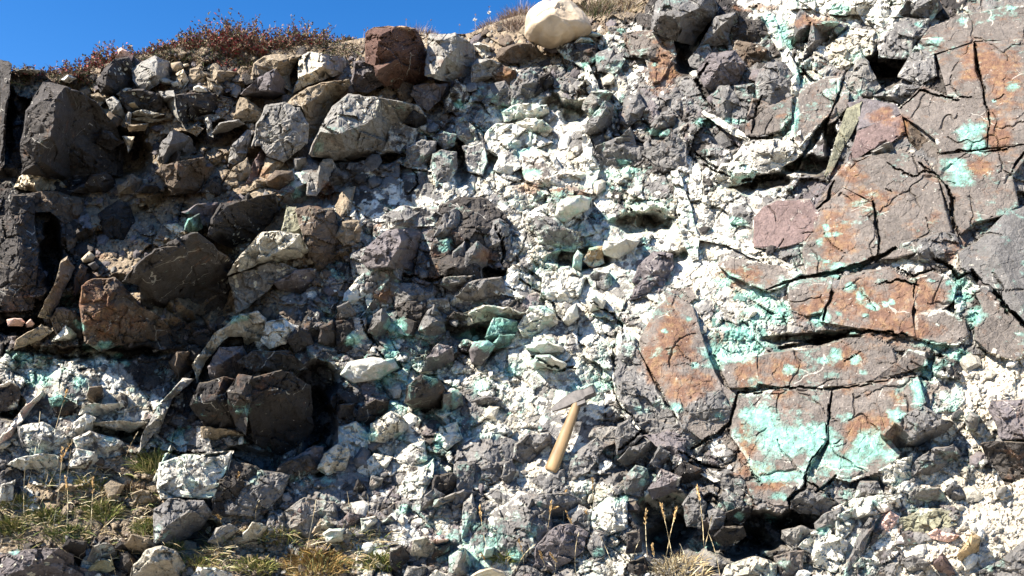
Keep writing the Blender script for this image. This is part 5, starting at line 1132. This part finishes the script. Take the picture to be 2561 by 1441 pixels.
def shrub(px, wpx, hpx, red, label, seed, py=None, n=60, lv=9, tall=0):
    rs = random.Random(seed); base = cp(px) if py is None else gp(px, py); u_ = (P1(px + 50, 150, 0) - P1(px, 150, 0)).length / 50
    W, Hh = wpx * u_ / 2 * 1.1, hpx * u_ * 1.5 + .03
    root = empty('shrub', base - Vector((0, 0, .02)), label, 'shrub', 'low shrubs along the top of the bank'); tw = MB(); le = MB(); lg = MB()
    for i in range(int(n * 2.9)):
        x = rs.uniform(-1, 1); y = rs.uniform(-1, 1) * .8
        p = base + Vector((x * W, y * W * .45 + .04, -.015)); hh = Hh * math.sqrt(max(.12, 1 - x * x)) * rs.uniform(.45, 1.0)
        if tall and rs.random() < .05: hh *= 1.3
        d = Vector((x * .5 - (.5 if tall else 0) * (.5 if hpx > 55 else .15) + rs.gauss(0, .5), y * .4 - .25 + rs.gauss(0, .3), rs.uniform(.6, 1.1)))
        q = p.copy(); dd = d.normalized(); seg = 4
        for k in range(seg):
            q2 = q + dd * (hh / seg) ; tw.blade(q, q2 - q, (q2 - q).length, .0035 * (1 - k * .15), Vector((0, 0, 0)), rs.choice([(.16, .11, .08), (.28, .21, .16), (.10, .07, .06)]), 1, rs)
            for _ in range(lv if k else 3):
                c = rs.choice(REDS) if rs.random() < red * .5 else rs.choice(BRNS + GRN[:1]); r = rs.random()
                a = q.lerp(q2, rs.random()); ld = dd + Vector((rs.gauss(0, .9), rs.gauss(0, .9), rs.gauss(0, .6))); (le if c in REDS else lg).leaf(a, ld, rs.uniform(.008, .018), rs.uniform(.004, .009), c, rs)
            q = q2; dd = (dd + Vector((rs.gauss(0, .35), rs.gauss(0, .3), rs.gauss(.05, .25)))).normalized()
    tw.build('twigs', root); le.build('red_leaves', root); lg.build('brown_leaves', root)
SH = [(20, 80, 34, .35, 'brownish shrub at the far left end of the skyline'), (95, 90, 26, .55, 'thin red shrub on the skyline right of the far left end'), (170, 70, 42, .55, 'red shrub with one tall sprig left of the pink stone on the skyline'),
      (232, 90, 44, .75, 'crimson shrub beside the pink stone on the skyline'), (268, 60, 60, .35, 'sparse upright shrub just left of the pink stone'), (350, 80, 26, .4, 'low brown red mat of shrub right of the pink stone'),
      (410, 90, 36, .45, 'dull red green shrub left of the tallest shrub'), (478, 80, 50, .6, 'red leaved shrub close to the left side of the tallest shrub'), (530, 80, 52, .85, 'brightest red shrub under the tallest twiggy sprays'),
      (600, 110, 78, .3, 'tallest twiggy shrub on the skyline, with branches leaning left'), (575, 70, 86, .25, 'thin spray of leaning branches left of the tallest shrub'), (665, 110, 62, .35, 'wide brown pink shrub right of the tallest shrub'), (745, 110, 64, .3, 'dense brown shrub with rosy tips above the tan boulders'), (790, 80, 40, .2, 'small brown shrub at the right end of the shrub row'),
      (650, 90, 40, .8, 'dark red shrub in front of the wide brown pink one'), (860, 60, 22, .1, 'low dry shrub left of the dark red block')]
for i, (x, w_, h_, r_, lb) in enumerate(SH): shrub(x, w_, h_, r_, lb, 40 + i, n=int(26 + w_ * .35), tall=1)
shrub(590, 120, 50, .6, 'crimson and brown shrub hanging over the soil edge under the skyline', 71, py=128, n=60)
shrub(480, 110, 40, .3, 'brown green shrub draped on the soil under the skyline left of centre', 72, py=128, n=50)
shrub(385, 50, 22, .6, 'small brownish red plant beside the pale grey pointed block', 73, py=222, n=22)
shrub(545, 34, 22, 1., 'small crimson plant under the overhanging turf', 74, py=172, n=20)
shrub(205, 60, 16, 1., 'creeping crimson plant on top of the tall dark block', 75, py=228, n=24)
shrub(250, 46, 18, .7, 'reddish brown creeping plant right of the tall dark block', 76, py=255, n=22)
# dry cushions on the skyline right of the shrubs
def tuft(px, py, wpx, hpx, n, cols_, name, label, cat, seed, crest_=False, spread=.5, wd=.0028, lean=(0, 0), group=None, d=.3, u0=None):
    rs = random.Random(seed); base = cp(px) if crest_ else gp(px, py); u_ = (P1(px + 50, py, 0) - P1(px, py, 0)).length / 50; W, Hh = wpx * u_ / 2, hpx * u_; m = MB()
    for i in range(n):
        a = rs.uniform(0, 6.28); r = math.sqrt(rs.random()); x, y = math.cos(a) * r, math.sin(a) * r
        if crest_: p = base + Vector((x * W, y * W * .5 + .02, -.01 + .35 * Hh * (1 - r)))
        else:
            qx = px + x * wpx / 2; qy = py + y * wpx / 2 * d; p = gp(qx, qy) + Vector((0, .006, -.004))
        dr = Vector((x * spread + rs.gauss(0, .25) + lean[0], y * .3 - .35 + rs.gauss(0, .25), 1)); L = Hh * rs.uniform(.4, 1.1) * (1 - .35 * r)
        m.blade(p, dr, L, wd * rs.uniform(.6, 1.4), Vector((rs.gauss(0, .4) + x * .5, rs.gauss(-.2, .3), -rs.uniform(0, .9))), rs.choice(cols_), 3, rs)
    m.build(name, None, origin=tuple(base - Vector((0, 0, .01))), label=label, cat=cat, group=group, kind='stuff' if 'sparse dry' in label else None)
CU = [(.30, .21, .15), (.42, .33, .26), (.20, .13, .09), (.55, .47, .38), (.13, .08, .06)]
tuft(1045, 84, 105, 44, 900, CU, 'grass_cushion', 'round dry grass cushion behind the upright blocks on the skyline', 'cushion plant', 81, True, .6)
tuft(1165, 84, 120, 22, 500, CU + [(.40, .18, .07)], 'grass_cushion', 'low dry grass strip between the cushion and the cream boulder', 'dry grass', 82, True, .5)
tuft(1240, 60, 90, 34, 700, CU, 'grass_cushion', 'brown dry grass cushion at the left foot of the cream boulder', 'dry grass', 83, True, .6)
tuft(1310, 30, 110, 50, 900, CU[:3], 'grass_cushion', 'dense brown heath mound touching the cream boulder on its left', 'heath', 84, True, .6)
tuft(1290, 70, 90, 40, 600, CU[:3], 'grass_cushion', 'dark drooping turf edge under the brown heath mound', 'turf', 85, spread=.7)
tuft(1350, 104, 80, 22, 420, CU[:4] + STRW[:1], 'grass_tuft', 'sparse dry grass under the front of the cream boulder', 'dry grass', 78, spread=.8)
tuft(1450, 96, 60, 24, 420, CU[:4], 'grass_tuft', 'sparse dry grass at the right foot of the cream boulder', 'dry grass', 79, spread=.8)
tuft(1490, 30, 90, 50, 700, CU[:3] + GRN, 'grass_cushion', 'brown and green heath right of the cream boulder at the top edge', 'heath', 86, spread=.6)
tuft(1550, 20, 90, 50, 600, CU + STRW, 'grass_cushion', 'straw coloured hanging grass left of the angular dark boulder', 'dry grass', 87, spread=.6)
tuft(2330, 12, 50, 24, 160, CU, 'grass_cushion', 'reddish dry grass growing in a joint at the top right', 'dry grass', 88, spread=.6)
tuft(840, 112, 110, 20, 420, CU + STRW, 'grass_cushion', 'low dry grass left of the dark red block on the skyline', 'dry grass', 89, True, .5)
# overhanging turf under the shrubs
def turf(pts, seed, n, label):
    rs = random.Random(seed); m = MB()
    for i in range(n):
        k = rs.random() * (len(pts) - 1); j = int(k); t = k - j; x = pts[j][0] * (1 - t) + pts[j + 1][0] * t; y = pts[j][1] * (1 - t) + pts[j + 1][1] * t + rs.uniform(-10, 26)
        p = gp(x, y, .004); m.blade(p, Vector((rs.gauss(0, .6), -.8, rs.gauss(.15, .6))), rs.uniform(.02, .055), .003, Vector((rs.gauss(0, .3), 0, -rs.uniform(.3, 1.4))), rs.choice(BRNS + GRN + [(.08, .05, .035)]), 3, rs)
    m.build('turf_edge', None, origin=tuple(gp(pts[0][0], pts[0][1])), label=label, cat='turf', kind='stuff')
turf([(0, 190), (120, 190), (240, 190)], 91, 700, 'dark turf lip along the skyline at the far left')
turf([(330, 155), (420, 135), (520, 135), (620, 150), (640, 180)], 92, 1500, 'dark turf lip hanging below the red shrubs')
turf([(700, 125), (800, 118), (900, 118)], 93, 600, 'thin turf lip above the tan boulders')
# green grass and moss at the bottom left
for i, (x, y, w_, h_, n_, pal, lb) in enumerate([
    (380, 1175, 60, 60, 260, 'g', 'green and straw grass tuft at the foot of the white mottled outcrop'), (250, 1285, 80, 44, 300, 'g', 'thick green grass tuft in the middle of the grassy soil patch'),
    (110, 1300, 70, 38, 220, 'g', 'green grass tuft left of the thick tuft on the grassy patch'), (40, 1262, 60, 34, 160, 'y', 'yellowish grass tuft below white rock at the left edge'),
    (15, 1330, 60, 50, 220, 'g', 'green grass clump at the left edge above the lichen spotted boulder'), (170, 1345, 90, 34, 260, 'g', 'short green grass along the top of the dark cobbles'),
    (370, 1330, 50, 44, 200, 'g', 'green grass tuft beside the grey outcrop foot'), (430, 1375, 40, 34, 120, 'g', 'small bright green tuft above the pale pinkish grey boulder'),
    (60, 1395, 60, 20, 90, 'y', 'short yellow green grass at the upper rim of the lichen spotted boulder'), (480, 1415, 90, 40, 420, 'm', 'green moss cushion beside the pale pinkish grey boulder'),
    (790, 1415, 130, 60, 900, 'k', 'rusty golden moss cushion at the bottom edge'), (700, 1345, 100, 36, 320, 'm', 'fine yellow green growth among rubble at the bottom'),
    (950, 1412, 70, 34, 260, 'g', 'bright green tuft at the bottom right of the golden cushion'), (1260, 1405, 40, 36, 70, 'g', 'thin green grass beside the cream boulder at the bottom edge'),
    (640, 1420, 80, 30, 300, 'y', 'yellow green low growth left of the golden cushion'), (880, 1370, 60, 26, 160, 'k', 'brown golden low plant above the bright green tuft'), (1700, 1430, 120, 70, 320, 's', 'pale straw tuft at the bottom edge in front of the dark cave'),
    (230, 1215, 60, 34, 120, 'y', 'dry yellow sprig patch below white rock on the grassy soil'), (320, 1235, 70, 36, 160, 'b', 'brown withered grass under the shaded ledge'), (555, 1400, 60, 26, 130, 'm', 'mossy patch between the pale boulder and the rubble')]):
    pc = {'g': [(.11, .15, .02), (.20, .22, .05), (.07, .09, .02), (.38, .32, .13), (.30, .26, .10)], 'y': [(.30, .28, .08), (.42, .34, .14), (.16, .18, .04)], 'm': [(.20, .22, .04), (.32, .28, .08), (.12, .14, .03), (.38, .30, .12)], 'k': [(.34, .20, .05), (.44, .30, .12), (.20, .12, .04), (.30, .28, .10)], 's': STRW, 'b': [(.14, .09, .05), (.28, .2, .12), (.09, .06, .04)]}[pal]
    tuft(x, y, w_ * 1.2, h_ * (1.3 if pal in 'gyb' else .8), int(n_ * (2.4 if pal in 'gyb' else 1.8)), pc, {'m': 'moss_cushion', 'k': 'moss_cushion'}.get(pal, 'grass_tuft'), lb, 'moss' if pal in 'mk' else 'grass', 120 + i, spread=.7, wd=.0036 if pal in 'gy' else .003, group='grass and moss at the foot of the bank', d=.5)
# stray blades over the soil patch
m = MB(); rs = random.Random(9)
for i in range(3200):
    x = rs.uniform(0, 560) if i % 3 else rs.uniform(520, 1000); y = rs.uniform(1180, 1400) if i % 3 else rs.uniform(1330, 1430)
    if x < 100 and y < 1240: continue
    if fbm(np.array([x]), np.array([y]), 60, 7, 2)[0] < -.08: continue
    m.blade(gp(x, y, .002), Vector((rs.gauss(.2, .8), -.5, rs.uniform(.1, 1))), rs.uniform(.02, .06), .0022, Vector((rs.gauss(0, .5), 0, -rs.uniform(0, 1))), rs.choice(STRW + [(.14, .18, .04), (.2, .2, .06)]), 3, rs)
m.build('withered_grass', None, label='scattered withered blades over the soil at the lower left', cat='grass', kind='stuff')
# single seeding stalks
ST = """60,1300,62,1175,0 130,1330,155,1130,1 150,1320,180,1100,0 160,1360,165,1200,1 95,1275,170,1120,1 225,1340,232,1205,1 250,1300,255,1225,0 310,1160,345,1080,0 60,1250,100,1030,0 110,1230,165,985,1 330,1350,345,1260,0 225,1390,215,1330,0
560,1330,597,1190,1 550,1350,545,1290,1 640,1310,650,1250,0 290,1440,275,1385,0 330,1440,320,1390,0 760,1400,790,1250,0 730,1430,735,1370,0 870,1370,868,1230,0 920,1290,918,1235,0 1235,1440,1200,1275,1 1215,1440,1206,1390,1 1310,1440,1300,1360,1
1350,1420,1378,1265,1 1372,1300,1390,1270,1 1410,1330,1415,1235,1 1455,1400,1420,1290,1 1470,1320,1465,1280,1 1490,1300,1482,1205,1 1510,1330,1505,1300,0 1620,1400,1615,1285,1 1640,1440,1632,1370,1 1660,1435,1690,1280,1 1690,1440,1655,1270,1 1720,1440,1700,1360,0 1745,1430,1780,1290,0 1760,1400,1745,1225,1
1375,1440,1352,1385,1 1385,1440,1381,1390,1 1440,1440,1448,1330,0 1270,1420,1267,1370,0 1540,1440,1500,1340,0 1800,1440,1770,1330,0 1580,1440,1600,1350,0 1290,1430,1340,1360,0"""
STL = [list(map(float, q.split(','))) for q in ST.split()]
ORD = ['leftmost', 'second', 'third', 'fourth', 'fifth', 'sixth', 'seventh', 'eighth', 'ninth', 'tenth', 'eleventh', 'twelfth', 'thirteenth', 'fourteenth', 'fifteenth', 'sixteenth']
def zone(x): return 0 if x < 400 else 1 if x < 1000 else 2 if x < 1560 else 3
ZN = ['over the grassy soil at lower left', 'in the rubble left of bottom centre', 'at the bottom below the hammer', 'before the dark cave at the bottom']
def stalk_label(q):
    same = sorted([o for o in STL if zone(o[2]) == zone(q[2]) and o[4] == q[4]], key=lambda o: o[2]); k = same.index(q)
    return ('%s from the left' % ORD[k] if k else 'leftmost') + (' tan seed head stalk ' if q[4] else ' bare straw stalk ') + ZN[zone(q[2])]
for i, q in enumerate(ST.split()):
    x0, y0, x1, y1, sd_ = map(float, q.split(',')); rs = random.Random(300 + i)
    b = gp(x0, min(y0, 1490)); 
    # top stands proud of the face
    tpt = P1(x1, y1, float(ghl([x1], [y1])[0]) * 0 + rs.uniform(.08, .13)); root = empty('grass_stalk', b, '', 'grass stalk', 'seeding grass stalks at the foot of the bank')
    root['label'] = stalk_label([x0, y0, x1, y1, sd_])
    m = MB(); pts = []; mid = b.lerp(tpt, .5) + Vector((rs.uniform(-.015, .015), 0, .01)); prev = b
    for k in range(1, 9):
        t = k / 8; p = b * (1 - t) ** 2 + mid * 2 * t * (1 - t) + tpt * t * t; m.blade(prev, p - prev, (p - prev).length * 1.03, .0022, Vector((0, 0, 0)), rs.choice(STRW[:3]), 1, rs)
        m.v[-1] = tuple(Vector(m.v[-1]) + Vector((.0006, 0, 0))); prev = p; pts.append(p)
    m.build('stem', root)
    if sd_:
        m = MB(); d = (pts[-1] - pts[-2]).normalized()
        for k in range(34): m.leaf(pts[-1] - d * rs.uniform(-.008, .035), d + Vector((rs.gauss(0, .3), rs.gauss(0, .3), rs.gauss(0, .2))), .011, .0035, rs.choice([(.52, .32, .12), (.42, .26, .10), (.6, .42, .2)]), rs)
        m.build('seed_head', root)
# thin stalks with fluffy heads on the skyline
SKL = ['left one of two fluffy pale seed heads against the sky', 'right one of two fluffy pale seed heads against the sky', 'dark tipped stalk beside the left fluffy seed head', 'dark tipped stalk beside the right fluffy seed head',
       'dark tipped stalk rising from the left of the round grass cushion', 'dark tipped stalk rising from the right of the round grass cushion', 'stalk at the left corner of the dark red block', 'short stalk almost touching the dark red block on its left',
       'long thin stalk against the sky just left of the cream boulder', 'short dry stalk between the grass cushion and the fluffy heads', 'pale stalk above the thin red shrub at the far left', 'short dry stalk poking out of the brightest red shrub']
for i, (x, h_) in enumerate([(1182, 34), (1220, 36), (1188, 44), (1228, 48), (1012, 40), (1080, 36), (902, 22), (914, 26), (1292, 60), (1145, 26), (118, 30), (550, 20)]):
    rs = random.Random(500 + i); b = cp(x); u_ = .0021
    root = empty('seed_stalk', b, SKL[i], 'flower stalk', 'seed stalks on the skyline'); m = MB(); tp = b + Vector((rs.uniform(-.015, .015), 0, h_ * u_ + .03))
    m.blade(b, tp - b, (tp - b).length, .003, Vector((0, 0, 0)), (.30, .22, .16), 2, rs); m.build('stem', root); m = MB()
    for k in range(50 if i < 2 else 12):
        dd = Vector((rs.gauss(0, 1), rs.gauss(0, 1), rs.gauss(0, 1))).normalized(); m.leaf(tp, dd, .013 if i < 2 else .007, .003, (.8, .78, .72) if i < 2 else (.2, .12, .1), rs)
    m.build('seed_head', root)
